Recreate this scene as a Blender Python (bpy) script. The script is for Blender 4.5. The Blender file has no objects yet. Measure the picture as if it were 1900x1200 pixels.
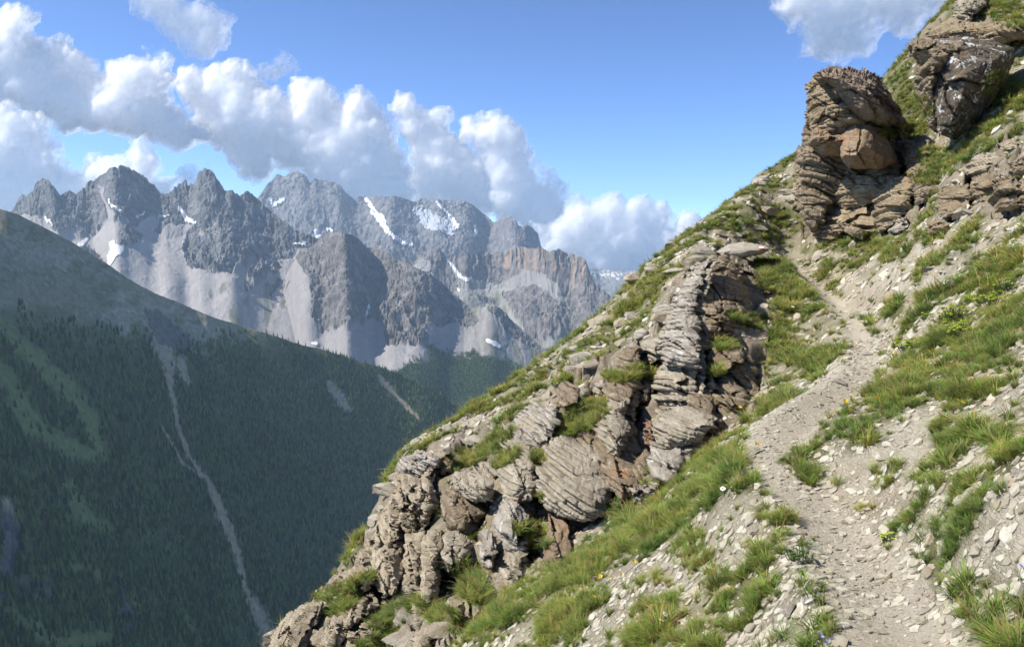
import bpy, bmesh, math, random
import numpy as np
from mathutils import Vector, Matrix, Euler
from mathutils.bvhtree import BVHTree

# ---------------------------------------------------------------- camera, sky, sun, exposure
SC = bpy.context.scene
COL = SC.collection
F = 1500.0                      # focal length in photo pixels (photo 1900 x 1200)
PITCH = math.atan(160.0/F)      # the camera looks a little down
cam_d = bpy.data.cameras.new('camera')
cam = bpy.data.objects.new('camera', cam_d)
COL.objects.link(cam)
cam_d.sensor_width = 36.0
cam_d.lens = 36.0*F/1900.0
cam_d.clip_start = 0.05
cam_d.clip_end = 90000.0
cam.location = (0, 0, 0)
cam.rotation_euler = (math.pi/2 - PITCH, 0, 0)
SC.camera = cam

SUN_EL = math.radians(46)
SUN_AZ = math.radians(-95)      # clockwise from the view direction (+Y); the sun stands on the left
world = bpy.data.worlds.new('World')
SC.world = world
world.use_nodes = True
wn = world.node_tree
for n in list(wn.nodes): wn.nodes.remove(n)
sky = wn.nodes.new('ShaderNodeTexSky')
sky.sky_type = 'NISHITA'
sky.sun_disc = False
sky.sun_elevation = SUN_EL
sky.sun_rotation = SUN_AZ
sky.altitude = 2300
sky.air_density = 0.5
sky.dust_density = 0.0
sky.ozone_density = 7.0
bg = wn.nodes.new('ShaderNodeBackground'); bg.inputs[1].default_value = 0.15
wo = wn.nodes.new('ShaderNodeOutputWorld')
wn.links.new(sky.outputs[0], bg.inputs[0]); wn.links.new(bg.outputs[0], wo.inputs[0])

sun_d = bpy.data.lights.new('sun', 'SUN')
sun_d.energy = 4.6
sun_d.angle = math.radians(0.55)
sun_d.color = (1.0, 0.94, 0.84)
sun = bpy.data.objects.new('sun', sun_d); COL.objects.link(sun)
sdir = Vector((math.sin(SUN_AZ)*math.cos(SUN_EL), math.cos(SUN_AZ)*math.cos(SUN_EL), math.sin(SUN_EL)))
sun.rotation_euler = (-sdir).to_track_quat('-Z', 'Y').to_euler()

SC.view_settings.view_transform = 'Standard'
SC.view_settings.look = 'None'
SC.view_settings.gamma = 1.0
SC.view_settings.use_curve_mapping = False
SC.view_settings.exposure = 0.84
SC.cycles.use_denoising = True
SC.cycles.max_bounces = 8
SC.cycles.diffuse_bounces = 3
SC.cycles.glossy_bounces = 2
SC.cycles.transparent_max_bounces = 8
SC.cycles.transmission_bounces = 3
SC.cycles.volume_bounces = 2
SC.cycles.sample_clamp_indirect = 8.0
SC.cycles.use_adaptive_sampling = True
SC.cycles.adaptive_threshold = 0.02

# ---------------------------------------------------------------- camera maths (photo pixels <-> world)
CP, SP = math.cos(PITCH), math.sin(PITCH)
def ray(px, py):
    a = (np.asarray(px, float) - 950.0)/F; b = (600.0 - np.asarray(py, float))/F
    return a, CP + b*SP, -SP + b*CP
def P(px, py, Y):
    x, y, z = ray(px, py)
    k = Y/y
    return x*k, y*k, z*k
def project(X, Y, Z):
    fwd = Y*CP - Z*SP; up = Y*SP + Z*CP
    fwd = np.where(np.abs(fwd) < 1e-6, 1e-6, fwd)
    return 950.0 + F*X/fwd, 600.0 - F*up/fwd

# ---------------------------------------------------------------- noise
_rs = np.random.RandomState(7)
_perm = _rs.permutation(4096)
def _h(ix, iy, iz, seed=0):
    return _perm[(_perm[(_perm[(ix + seed*131) & 4095] + iy) & 4095] + iz) & 4095]
_g = _rs.normal(size=(4096, 3)); _g /= np.linalg.norm(_g, axis=1)[:, None]
_g = _g.astype(np.float32)
_gx, _gy, _gz = (np.ascontiguousarray(_g[:, k]) for k in range(3))
_p32 = _perm.astype(np.int32)
def pn(x, y, z=0.0, seed=0):
    x = np.asarray(x, np.float32); y = np.asarray(y, np.float32); z = np.asarray(z, np.float32)
    x, y = np.broadcast_arrays(x, y) if z.ndim == 0 else np.broadcast_arrays(x, y, z)[:2]
    fx0 = np.floor(x); fy0 = np.floor(y); fz0 = np.floor(z)
    ix = fx0.astype(np.int32); iy = fy0.astype(np.int32); iz = fz0.astype(np.int32)
    fx, fy, fz = x-fx0, y-fy0, z-fz0
    u = fx*fx*fx*(fx*(fx*6-15)+10); v = fy*fy*fy*(fy*(fy*6-15)+10); w = fz*fz*fz*(fz*(fz*6-15)+10)
    out = None
    flat = z.ndim == 0 and float(fz) == 0.0
    for dx in (0, 1):
        wx = u if dx else 1-u
        h1 = _p32[(ix+dx+seed*131) & 4095]
        for dy in (0, 1):
            h2 = _p32[(h1+iy+dy) & 4095]
            wxy = wx*(v if dy else 1-v)
            for dz in ((0,) if flat else (0, 1)):
                k = _p32[(h2+iz+dz) & 4095]
                d = _gx[k]*(fx-dx) + _gy[k]*(fy-dy)
                if not flat: d += _gz[k]*(fz-dz); d *= (w if dz else 1-w)
                d *= wxy
                out = d if out is None else out + d
    return out.astype(np.float64)*1.5
def fbm(x, y, z=0.0, o=5, seed=0, gain=0.5, lac=2.03):
    s = 0.0; a = 1.0; t = 0.0
    for i in range(o):
        s = s + a*pn(x, y, z, seed+i); t += a; a *= gain
        x = np.asarray(x)*lac; y = np.asarray(y)*lac; z = np.asarray(z)*lac
    return s/t*1.4
def ridged(x, y, z=0.0, o=5, seed=0, gain=0.55, lac=2.05):
    s = 0.0; a = 1.0; t = 0.0
    for i in range(o):
        n = 1 - 2.0*np.abs(pn(x, y, z, seed+i)); s = s + a*n; t += a; a *= gain
        x = np.asarray(x)*lac; y = np.asarray(y)*lac; z = np.asarray(z)*lac
    return s/t
def hash1(k, seed=0):
    return _perm[(np.asarray(k).astype(int)*7 + 13*seed) & 4095]/4095.0
def voro(x, y, z, seed=0):
    ix = np.floor(x).astype(int); iy = np.floor(y).astype(int); iz = np.floor(z).astype(int)
    f1 = np.full(x.shape, 9.0); f2 = f1.copy(); cid = np.zeros(x.shape, int)
    for dx in (-1, 0, 1):
        for dy in (-1, 0, 1):
            for dz in (-1, 0, 1):
                h = _h(ix+dx, iy+dy, iz+dz, seed)
                cx = ix+dx + _perm[(h+17) & 4095]/4096.0
                cy = iy+dy + _perm[(h+911) & 4095]/4096.0
                cz = iz+dz + _perm[(h+2713) & 4095]/4096.0
                d = np.sqrt((cx-x)**2 + (cy-y)**2 + (cz-z)**2)
                m = d < f1
                f2 = np.where(m, f1, np.minimum(f2, d)); cid = np.where(m, h, cid); f1 = np.where(m, d, f1)
    return f1, f2, cid
def voro2(x, y, seed=0):
    """2-D cells: distance to nearest and second nearest, id, offset from the cell's point"""
    ix = np.floor(x).astype(int); iy = np.floor(y).astype(int); z0 = np.zeros_like(ix)
    f1 = np.full(x.shape, 9.0); f2 = f1.copy(); cid = np.zeros(x.shape, int); ox = np.zeros(x.shape); oy = np.zeros(x.shape)
    for dx in (-1, 0, 1):
        for dy in (-1, 0, 1):
            h = _h(ix+dx, iy+dy, z0, seed)
            cx = ix+dx + _perm[(h+17) & 4095]/4096.0 - x; cy = iy+dy + _perm[(h+911) & 4095]/4096.0 - y
            d = np.hypot(cx, cy); m = d < f1
            f2 = np.where(m, f1, np.minimum(f2, d)); cid = np.where(m, h, cid); ox = np.where(m, -cx, ox); oy = np.where(m, -cy, oy); f1 = np.where(m, d, f1)
    return f1, f2, cid, ox, oy
def sstep(a, b, x):
    t = np.clip((x-a)/(b-a), 0, 1); return t*t*(3-2*t)
def in_poly(px, py, poly):
    """signed-ish mask: 1 inside polygon"""
    px = np.asarray(px); py = np.asarray(py)
    ins = np.zeros(px.shape, bool)
    n = len(poly)
    for i in range(n):
        x1, y1 = poly[i]; x2, y2 = poly[(i+1) % n]
        if y1 == y2: continue
        c = ((y1 > py) != (y2 > py)) & (px < (x2-x1)*(py-y1)/(y2-y1) + x1)
        ins ^= c
    return ins
def near_line(px, py, pts):
    """distance and width ratio to a polyline of (x, y, halfwidth)"""
    best = np.full(np.shape(px), 99.0)
    for (x1, y1, w1), (x2, y2, w2) in zip(pts[:-1], pts[1:]):
        L = (x2-x1)**2 + (y2-y1)**2
        t = np.clip(((px-x1)*(x2-x1) + (py-y1)*(y2-y1))/L, 0, 1)
        d = np.hypot(px-x1-t*(x2-x1), py-y1-t*(y2-y1))/(w1 + t*(w2-w1))
        best = np.minimum(best, d)
    return best

def edge_dist(px, py, poly):
    best = np.full(px.shape, 1e9)
    for (x1, y1), (x2, y2) in zip(poly, poly[1:]+poly[:1]):
        L = (x2-x1)**2+(y2-y1)**2 + 1e-9
        t = np.clip(((px-x1)*(x2-x1)+(py-y1)*(y2-y1))/L, 0, 1)
        best = np.minimum(best, np.hypot(px-x1-t*(x2-x1), py-y1-t*(y2-y1)))
    return best

# ---------------------------------------------------------------- object helpers
def tag(o, label=None, cat=None, group=None, kind=None):
    if label: o['label'] = label
    if cat: o['category'] = cat
    if group: o['group'] = group
    if kind: o['kind'] = kind
    return o
def mesh_np(name, V, Fc, mat=None, smooth=True, cols=None, attrs=None, parent=None):
    me = bpy.data.meshes.new(name)
    V = np.asarray(V, np.float32); Fc = np.asarray(Fc, np.int32)
    k = Fc.shape[1]
    me.vertices.add(len(V)); me.vertices.foreach_set('co', V.ravel())
    me.loops.add(Fc.size); me.loops.foreach_set('vertex_index', Fc.ravel())
    me.polygons.add(len(Fc))
    me.polygons.foreach_set('loop_start', np.arange(0, Fc.size, k, dtype=np.int32))
    me.polygons.foreach_set('loop_total', np.full(len(Fc), k, np.int32))
    me.polygons.foreach_set('use_smooth', np.full(len(Fc), smooth, bool))
    me.update(calc_edges=True)
    if cols is not None:
        a = me.attributes.new('Col', 'FLOAT_COLOR', 'POINT')
        c = np.ones((len(V), 4), np.float32); c[:, :3] = cols
        a.data.foreach_set('color', c.ravel())
    for nm, arr in (attrs or {}).items():
        a = me.attributes.new(nm, 'FLOAT', 'POINT'); a.data.foreach_set('value', np.asarray(arr, np.float32))
    me.validate()
    if mat: me.materials.append(mat)
    o = bpy.data.objects.new(name, me); COL.objects.link(o)
    if parent: o.parent = parent
    return o
def grid_faces(nu, nv):
    i = np.arange(nu*nv).reshape(nu, nv)
    return np.stack([i[:-1, :-1].ravel(), i[1:, :-1].ravel(), i[1:, 1:].ravel(), i[:-1, 1:].ravel()], 1)
class NT:
    def __init__(s, name):
        s.m = bpy.data.materials.new(name); s.m.use_nodes = True
        s.t = s.m.node_tree
        for n in list(s.t.nodes): s.t.nodes.remove(n)
        s.out = s.n('ShaderNodeOutputMaterial')
    def n(s, t, **k):
        q = s.t.nodes.new(t)
        for a, b in k.items(): setattr(q, a, b)
        return q
    def l(s, a, b): s.t.links.new(a, b)
    def math(s, op, a, b=None, c=None):
        q = s.n('ShaderNodeMath', operation=op)
        for i, v in enumerate((a, b, c)):
            if v is None: continue
            if isinstance(v, (int, float)): q.inputs[i].default_value = v
            else: s.l(v, q.inputs[i])
        return q.outputs[0]
    def noise(s, vec, scale, detail=5, rough=0.6, dist=0.0):
        q = s.n('ShaderNodeTexNoise'); q.inputs['Scale'].default_value = scale
        q.inputs['Detail'].default_value = detail; q.inputs['Roughness'].default_value = rough
        q.inputs['Distortion'].default_value = dist
        if vec is not None: s.l(vec, q.inputs['Vector'])
        return q.outputs[0]
    def ramp(s, fac, stops):
        q = s.n('ShaderNodeValToRGB'); s.l(fac, q.inputs[0])
        e = q.color_ramp.elements
        while len(e) < len(stops): e.new(0.5)
        for i, (p, c) in enumerate(stops):
            e[i].position = p
            e[i].color = (c, c, c, 1) if isinstance(c, (int, float)) else (*c, 1)
        return q.outputs[0]
    def mix(s, fac, a, b, mode='MIX'):
        q = s.n('ShaderNodeMix', data_type='RGBA', blend_type=mode)
        for i, v in ((0, fac), (6, a), (7, b)):
            if isinstance(v, (int, float)): q.inputs[i].default_value = v
            elif isinstance(v, tuple): q.inputs[i].default_value = (*v, 1)
            else: s.l(v, q.inputs[i])
        return q.outputs[2]
    def maprange(s, v, a, b, c, d):
        q = s.n('ShaderNodeMapRange'); s.l(v, q.inputs[0])
        for i, x in enumerate((a, b, c, d)): q.inputs[i+1].default_value = x
        return q.outputs[0]
    def vmath(s, op, a, b):
        q = s.n('ShaderNodeVectorMath', operation=op)
        for i, v in enumerate((a, b)):
            if isinstance(v, tuple): q.inputs[i].default_value = v
            else: s.l(v, q.inputs[i])
        return q
    def pos(s): return s.n('ShaderNodeNewGeometry').outputs['Position']
    def attr(s, name, o='Color'):
        q = s.n('ShaderNodeAttribute', attribute_name=name); return q.outputs[o]
    def bsdf(s, col, rough=0.9, bump=None, bstr=0.5, bdist=0.1, spec=0.2):
        q = s.n('ShaderNodeBsdfPrincipled')
        if isinstance(col, tuple): q.inputs['Base Color'].default_value = (*col, 1)
        else: s.l(col, q.inputs['Base Color'])
        q.inputs['Roughness'].default_value = rough
        q.inputs['Specular IOR Level'].default_value = spec
        if bump is not None:
            b = s.n('ShaderNodeBump'); b.inputs['Strength'].default_value = bstr; b.inputs['Distance'].default_value = bdist
            s.l(bump, b.inputs['Height']); s.l(b.outputs[0], q.inputs['Normal'])
        s.l(q.outputs[0], s.out.inputs[0])
        return q
def scatter(name, pts, rot, scl, idx, protos, seed=0):
    """one stuff object: the prototype meshes set on points"""
    me = bpy.data.meshes.new(name)
    pts = np.asarray(pts, np.float32); n = len(pts)
    me.vertices.add(n); me.vertices.foreach_set('co', pts.ravel())
    a = me.attributes.new('rot', 'FLOAT_VECTOR', 'POINT'); a.data.foreach_set('vector', np.asarray(rot, np.float32).ravel())
    a = me.attributes.new('scl', 'FLOAT_VECTOR', 'POINT'); a.data.foreach_set('vector', np.asarray(scl, np.float32).ravel())
    a = me.attributes.new('idx', 'INT', 'POINT'); a.data.foreach_set('value', np.asarray(idx, np.int32))
    o = bpy.data.objects.new(name, me); COL.objects.link(o)
    cl = bpy.data.collections.new(name + '_kinds')
    for p in protos: cl.objects.link(p)
    g = bpy.data.node_groups.new(name, 'GeometryNodeTree')
    g.interface.new_socket(name='Geometry', in_out='INPUT', socket_type='NodeSocketGeometry')
    g.interface.new_socket(name='Geometry', in_out='OUTPUT', socket_type='NodeSocketGeometry')
    gi = g.nodes.new('NodeGroupInput'); go = g.nodes.new('NodeGroupOutput')
    ci = g.nodes.new('GeometryNodeCollectionInfo'); ci.inputs[0].default_value = cl
    ci.inputs['Separate Children'].default_value = True; ci.inputs['Reset Children'].default_value = True
    ip = g.nodes.new('GeometryNodeInstanceOnPoints'); ip.inputs['Pick Instance'].default_value = True
    def na(nm, t):
        q = g.nodes.new('GeometryNodeInputNamedAttribute'); q.data_type = t; q.inputs[0].default_value = nm
        return q.outputs[0]
    er = g.nodes.new('FunctionNodeEulerToRotation')
    g.links.new(na('rot', 'FLOAT_VECTOR'), er.inputs[0])
    g.links.new(gi.outputs[0], ip.inputs['Points']); g.links.new(ci.outputs[0], ip.inputs['Instance'])
    g.links.new(na('idx', 'INT'), ip.inputs['Instance Index'])
    g.links.new(er.outputs[0], ip.inputs['Rotation']); g.links.new(na('scl', 'FLOAT_VECTOR'), ip.inputs['Scale'])
    g.links.new(ip.outputs[0], go.inputs[0])
    md = o.modifiers.new('scatter', 'NODES'); md.node_group = g
    return o
def proto_mesh(name, V, Fc, mat, smooth=False, cols=None):
    o = mesh_np(name, V, Fc, mat, smooth, cols=cols); COL.objects.unlink(o); return o
# ---------------------------------------------------------------- far mountains
def az_el(px, py):
    x, y, z = ray(px, py)
    return np.arctan2(x, y), z/np.hypot(x, y)

def ridge(px0, px1, sky, D, back, W, nu, nv, seed, rough, prof, spur, rockf, jag=1.5, flute=0.0, wig=1.2):
    """height field hanging from a crest line: returns a dict of grids"""
    sx = np.array([p[0] for p in sky], float); sy = np.array([p[1] for p in sky], float)
    qx = np.linspace(px0, px1, nu)
    qy = np.interp(qx, sx, sy)
    qy = qy + jag*(1.2*fbm(qx/9.0, seed*3.1, 0.3, 4, seed) + 1.3*(0.5-ridged(qx/7.0, seed*1.7, 0.3, 4, seed+3)))
    az, m = az_el(qx, qy)
    ms = [m]
    for wdt in (22, 75, 200):           # broader and broader shoulders further down the face
        k = max(1, int(wdt/(qx[1]-qx[0]))); kr = np.hanning(2*k+3); kr /= kr.sum()
        ms.append(np.convolve(np.pad(m, k+1, mode='edge'), kr, mode='valid'))
    Dq = np.interp(qx, [d[0] for d in D], [d[1] for d in D])
    Dq = Dq + rough*wig*fbm(qx/90.0, seed, 0.3, 2, seed+5)
    s = np.concatenate([np.linspace(-back, 0, max(4, nv//12), endpoint=False), W*np.linspace(0, 1, nv)**1.25])
    S, A = np.meshgrid(s, az); _, M = np.meshgrid(s, m); _, DQ = np.meshgrid(s, Dq); _, QX = np.meshgrid(s, qx)
    if flute: DQ = DQ + flute*(ridged(QX/14.0 + 1.6*fbm(QX/30, S/120, 0.2, 4, seed+70), S/200.0, 0.4, 4, seed+71)-0.5)*np.exp(-np.abs(S)/260.0)
    R = DQ - S
    X = R*np.sin(A); Y = R*np.cos(A)
    lv = np.clip(np.abs(S)/(rough*0.8), 0, None); lv = np.clip(np.log2(1+lv)*1.2, 0, 2.999)
    M = np.zeros_like(S)
    for q in range(4): M += np.clip(1-np.abs(lv-q), 0, 1)*ms[q][:, None]
    zc = M*DQ
    Z = zc - prof(S, QX)
    Z = np.where(S < 0, zc - np.abs(S)*0.9, Z)
    px, py = project(X, Y, Z)
    rock = rockf(px, py, X, Y, S)
    grow = np.clip(S/(rough*2.2), 0, 1)
    wx = X + 0.35*rough*fbm(X/rough/1.5, Y/rough/1.5, 0, 3, seed+20)
    wy = Y + 0.35*rough*fbm(X/rough/1.5, Y/rough/1.5, 5, 3, seed+21)
    # broad spurs run down the fall line, finer relief only on bare rock
    wv = 1.1*fbm(X/spur/1.6, Y/spur/1.6, 3, 3, seed+29); wv2 = 1.1*fbm(X/spur/1.6, Y/spur/1.6, 8, 3, seed+28)
    big = 0.5*ridged(A*DQ.mean()/spur + wv, S/spur/1.8 + wv2, 0.5, 3, seed+30, 0.45) + 0.7*ridged(X/(spur*1.2)+wv*.5, Y/(spur*1.2)+wv2*.5, 0.5, 4, seed+31, 0.5) - 0.6
    med = ridged(wx/(rough*1.1), wy/(rough*1.1), 0.1, 6, seed+40, 0.62) - 0.5
    fine = ridged(wx/(rough*0.3), wy/(rough*0.3), 0.7, 4, seed+50, 0.65) - 0.5
    Z = Z + grow*(big*spur*0.24*(0.16+0.84*rock) + rock*(med*rough*0.46 + fine*rough*0.26) + (1-rock)*fine*rough*0.012)
    Z = Z + np.where(S > 0, np.clip(S/30, 0, 1), 0)*rock*rough*0.08*(ridged(X/(rough*.09), Y/(rough*.09), Z/(rough*.09), 3, seed+60)-.5)
    px, py = project(X, Y, Z)
    return dict(X=X, Y=Y, Z=Z, px=px, py=py, S=S, A=A, rock=rock,  az=az, m=m, DQ=DQ)
def gridmesh(name, g, mat, cols, label, cat):
    V = np.stack([g['X'].ravel(), g['Y'].ravel(), g['Z'].ravel()], 1)
    o = mesh_np(name, V, grid_faces(*g['X'].shape), mat, True, cols=cols.reshape(-1, 3), attrs=dict(bare=sstep(0.2, 0.7, g['rock']).ravel()))
    tag(o, label, cat, kind='structure'); return o
def slope_of(g):
    X, Y, Z = g['X'], g['Y'], g['Z']
    a = np.stack([np.gradient(X, axis=0), np.gradient(Y, axis=0), np.gradient(Z, axis=0)], -1)
    b = np.stack([np.gradient(X, axis=1), np.gradient(Y, axis=1), np.gradient(Z, axis=1)], -1)
    n = np.cross(a, b); n /= np.linalg.norm(n, axis=-1)[..., None] + 1e-9
    return np.abs(n[..., 2]), n
def lerp(a, b, t): return np.asarray(a)*(1-t[..., None]) + np.asarray(b)*t[..., None]

mt = NT('mountain_surface')
pos = mt.pos()
nz = mt.noise(pos, 0.03, 8, 0.7)
bare = mt.attr('bare', 'Fac')
c = mt.mix(mt.maprange(bare, 0, 1, 0.3, 1.0), mt.attr('Col'), mt.mix(1.0, mt.attr('Col'), mt.ramp(nz, [(0.3, 0.5), (0.7, 1.45)]), 'MULTIPLY'))
mt.bsdf(c, 0.95, mt.math('MULTIPLY', mt.noise(pos, 0.02, 9, 0.75), mt.maprange(bare, 0, 1, 0.12, 1.0)), 0.9, 14.0, 0.05)
M_MOUNT = mt.m

def polys(px, py, lst, seed, amp=7, sc=22.0):
    """union of polygons in the picture, edges broken up by noise"""
    qx = px + amp*fbm(px/sc, py/sc, 1.5, 4, seed); qy = py + amp*fbm(px/sc, py/sc, 7.5, 4, seed+1)
    m = np.zeros(px.shape)
    for p in lst: m = np.maximum(m, in_poly(qx, qy, p))
    return m

# --- the jagged range on the left
SKY1 = [(-300,420),(-60,415),(0,400),(17,395),(26,385),(35,366),(42,361),(49,366),(63,350),(70,334),(77,330),(84,332),(94,339),(103,352),(112,364),(120,359),(128,353),(135,356),(140,360),(148,355),(154,348),(158,347),(164,336),(175,334),(184,327),(192,323),(200,317),(210,310),(217,311),(224,307),(232,308),(241,311),(253,320),(266,327),(275,336),(287,345),(296,356),(304,362),(312,360),(320,355),(324,345),(327,348),(331,339),(336,341),(340,337),(345,332),(348,345),(351,346),(353,339),(358,341),(364,338),(367,322),(371,316),(376,318),(380,312),(388,315),(395,320),(401,330),(406,338),(414,348),(423,355),(430,352),(436,358),(444,363),(450,361),(456,356),(462,355),(469,361),(476,366),(484,374),(490,381),(502,391),(515,401),(525,410),(535,416),(548,424),(560,431),(575,437),(590,444),(640,470),(700,520),(760,600)]
ROCK1 = [[(-40,330),(70,300),(240,290),(400,300),(480,355),(600,440),(585,458),(548,462),(540,480),(505,478),(478,487),(470,470),(455,500),(438,487),(430,505),(405,502),(386,505),(372,494),(352,500),(345,480),(336,455),(350,425),(362,418),(340,412),(326,420),(316,412),(300,432),(284,428),(296,408),(284,398),(262,412),(250,418),(238,440),(222,456),(228,432),(240,415),(230,402),(212,414),(205,408),(214,396),(200,385),(192,370),(190,352),(180,340),(188,372),(196,400),(184,430),(170,440),(150,436),(136,424),(110,430),(98,425),(86,410),(68,395),(20,398)],
         [(228,445),(232,437),(248,425),(264,430),(266,445),(245,452),(230,456)],
         [(150,468),(165,470),(185,485),(186,498),(160,490)],
         [(450,528),(470,505),(500,485),(520,482),(512,505),(490,520),(470,535),(452,540)],
         [(495,535),(510,520),(520,515),(515,535),(503,548)]]
def rock1(px, py, X, Y, S):
    m = polys(px, py, ROCK1, 11)
    m = np.maximum(m, 1-sstep(20, 60, S + 30*fbm(px/20, 0, 0, 2, 4)))
    k = fbm(px/30, py/16, 0, 4, 9)
    return np.clip(m, 0, 1)*1.0 + (1-np.clip(m, 0, 1))*0.10*sstep(0.0, 0.4, k)
def prof1(S, QX):
    return np.where(S < 260, 1.05*S, 273 + 0.66*(S-260)) - 0.10*np.clip(S-900, 0, 1e9)
g1 = ridge(-260, 720, SKY1, [(0, 5000), (200, 4900), (450, 4750), (700, 4600)], 500, 2100, 900, 400, 3, 190, prof1, 480, rock1, 3.0, 25, 0.8)
def scree_cols(g, rockc, screec, seed, grass=None, streak=1.0):
    nzv, n = slope_of(g)
    px, py = g['px'], g['py']
    t = sstep(0.25, 0.6, g['rock'])
    wq = 1.6*fbm(g['X']/220, g['Y']/220, 0, 3, seed+8)
    st = fbm(g['A']*g['DQ']/26.0 + wq, g['S']/300.0, 0, 4, seed+1)
    st2 = fbm(g['A']*g['DQ']/90.0, g['S']/900.0, 3, 3, seed+2)
    sc = np.asarray(screec)[None, None, :]*(1 + streak*(0.16*st + 0.12*st2))[..., None]
    rk = fbm(g['X']/60, g['Y']/60, g['Z']/60, 5, seed+4)
    rc = lerp(np.asarray(rockc)*0.72, np.asarray(rockc)*1.45, np.clip(0.5+rk*1.0, 0, 1))
    # debris lies where the rock lies back, in the gully floors
    ledge = sstep(0.66, 0.86, nzv)*0.55
    rc = rc*(1-ledge[..., None]) + sc*0.9*ledge[..., None]
    c = rc*t[..., None] + sc*(1-t[..., None])
    if grass is not None:
        gm = polys(px, py, grass, seed+9, 9, 20)*sstep(-0.25, 0.25, fbm(g['A']*g['DQ']/60, g['S']/300, 0, 4, seed+7))*(1-t)
        c = lerp(c, (0.105, 0.115, 0.060), gm*0.7)
    return np.clip(c, 0.01, 0.9)
GR1 = [[(380,550),(425,520),(432,530),(398,560)],[(420,575),(470,540),(520,520),(540,530),(520,590),(480,620),(430,610)]]
c1 = scree_cols(g1, (0.135,0.137,0.142), (0.30,0.283,0.275), 31, GR1)
c1 = lerp(c1, (0.40,0.35,0.31), 0.8*(1-sstep(0.5, 1.0, near_line(g1['px'], g1['py'], [(562,470,3),(550,500,3),(535,530,4),(515,560,5),(500,610,7)])+0.4*fbm(g1['px']/6, g1['py']/6, 0, 3, 2))))
c1 = lerp(c1, (0.37,0.34,0.31), 0.7*(1-sstep(0.5, 1.0, near_line(g1['px'], g1['py'], [(425,392,2),(410,405,3),(395,420,5),(375,432,7)])+0.4*fbm(g1['px']/6, g1['py']/6, 0, 3, 3))))
c1 = lerp(c1, (0.36,0.33,0.31), 0.7*(1-sstep(0.5, 1.0, near_line(g1['px'], g1['py'], [(548,462,3),(500,480,3),(470,505,5),(430,535,7),(380,580,10)])+0.5*fbm(g1['px']/6, g1['py']/6, 0, 3, 4))))
o1 = gridmesh('hills', g1, M_MOUNT, c1, 'jagged dark rock range with pale scree fans below, left part of the skyline', 'mountain')

# --- the rounded dark mountain in the middle with its scree foot
SKY2 = [(400,760),(440,730),(460,690),(480,640),(500,590),(515,545),(530,510),(545,484),(555,470),(570,461),(582,455),(588,446),(597,438),(604,434),(611,431),(624,432),(637,431),(650,435),(663,441),(672,450),(681,460),(694,460),(707,463),(720,469),(732,478),(748,485),(765,493),(780,500),(798,507),(812,518),(824,529),(838,540),(850,551),(862,562),(872,571),(885,571),(905,568),(927,570),(938,580),(945,589),(954,598),(963,606),(982,622),(1000,639),(1030,656),(1060,670),(1110,700),(1160,760)]
ROCK2 = [[(540,470),(620,400),(720,440),(840,520),(890,600),(868,608),(840,596),(815,602),(790,600),(800,640),(765,640),(738,630),(720,640),(705,600),(690,585),(678,602),(652,610),(630,604),(600,618),(585,600),(578,560),(572,520),(560,500)],
         [(716,618),(745,612),(760,640),(738,645),(720,634)], [(905,572),(930,566),(965,606),(1005,640),(985,642),(950,625),(925,590)], [(500,520),(528,500),(525,560),(505,575)], [(1000,640),(1110,690),(1100,740),(980,700)]]
def rock2(px, py, X, Y, S):
    m = polys(px, py, ROCK2, 17, 8)
    return np.maximum(m, 0.0) + (1-m)*0.08*sstep(0, 0.4, fbm(px/25, py/14, 0, 4, 19))
def prof2(S, QX):
    k = np.interp(QX, [500, 620, 860, 920], [0.75, 1.0, 0.75, 0.62])
    return k*np.minimum(S, 420) + 0.58*np.clip(S-420, 0, 1e9)
g2 = ridge(400, 1160, SKY2, [(400, 4150), (620, 4350), (860, 4250), (1100, 3900)], 400, 1700, 760, 380, 5, 170, prof2, 300, rock2, 1.3, 15)
# the shaded spur that falls to the right of the summit
GR2 = [[(860,560),(900,560),(940,590),(1000,640),(1010,680),(930,690),(880,660),(880,610)],[(470,560),(520,520),(530,600),(470,640)]]
c2 = scree_cols(g2, (0.15,0.14,0.132), (0.26,0.245,0.24), 51, GR2)
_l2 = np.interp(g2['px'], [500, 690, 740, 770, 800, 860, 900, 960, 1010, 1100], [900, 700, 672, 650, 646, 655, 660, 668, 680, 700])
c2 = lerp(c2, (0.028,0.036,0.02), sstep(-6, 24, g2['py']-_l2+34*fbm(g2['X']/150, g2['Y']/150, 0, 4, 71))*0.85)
o2 = gridmesh('hills', g2, M_MOUNT, c2, 'rounded grey brown rock mountain rising from smooth scree slopes, before the bluish range', 'mountain')

# --- the high hazy range behind
SKY3 = [(300,470),(400,430),(460,390),(480,366),(490,350),(498,340),(507,332),(512,325),(518,323),(525,327),(532,325),(541,319),(547,319),(553,317),(560,320),(567,327),(574,338),(579,335),(584,331),(592,334),(600,334),(611,337),(622,338),(632,345),(641,357),(650,364),(657,370),(666,366),(677,366),(692,364),(707,364),(722,365),(740,364),(754,370),(765,374),(776,373),(781,369),(787,367),(798,370),(809,373),(820,371),(831,372),(842,372),(853,372),(865,375),(872,378),(882,384),(890,390),(900,399),(908,406),(915,412),(921,411),(926,405),(930,405),(938,402),(945,402),(951,404),(956,408),(962,418),(967,421),(973,417),(978,417),(983,419),(987,421),(993,428),(998,434),(1001,446),(1004,458),(1030,480),(1100,530),(1180,600)]
def rock3(px, py, X, Y, S): return np.ones_like(px)*sstep(-1.2, 0.1, fbm(px/40, py/30, 0, 3, 23)+0.2)
def prof3(S, QX): return np.where(S < 500, 1.0*S, 500 + 0.75*(S-500))
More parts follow.
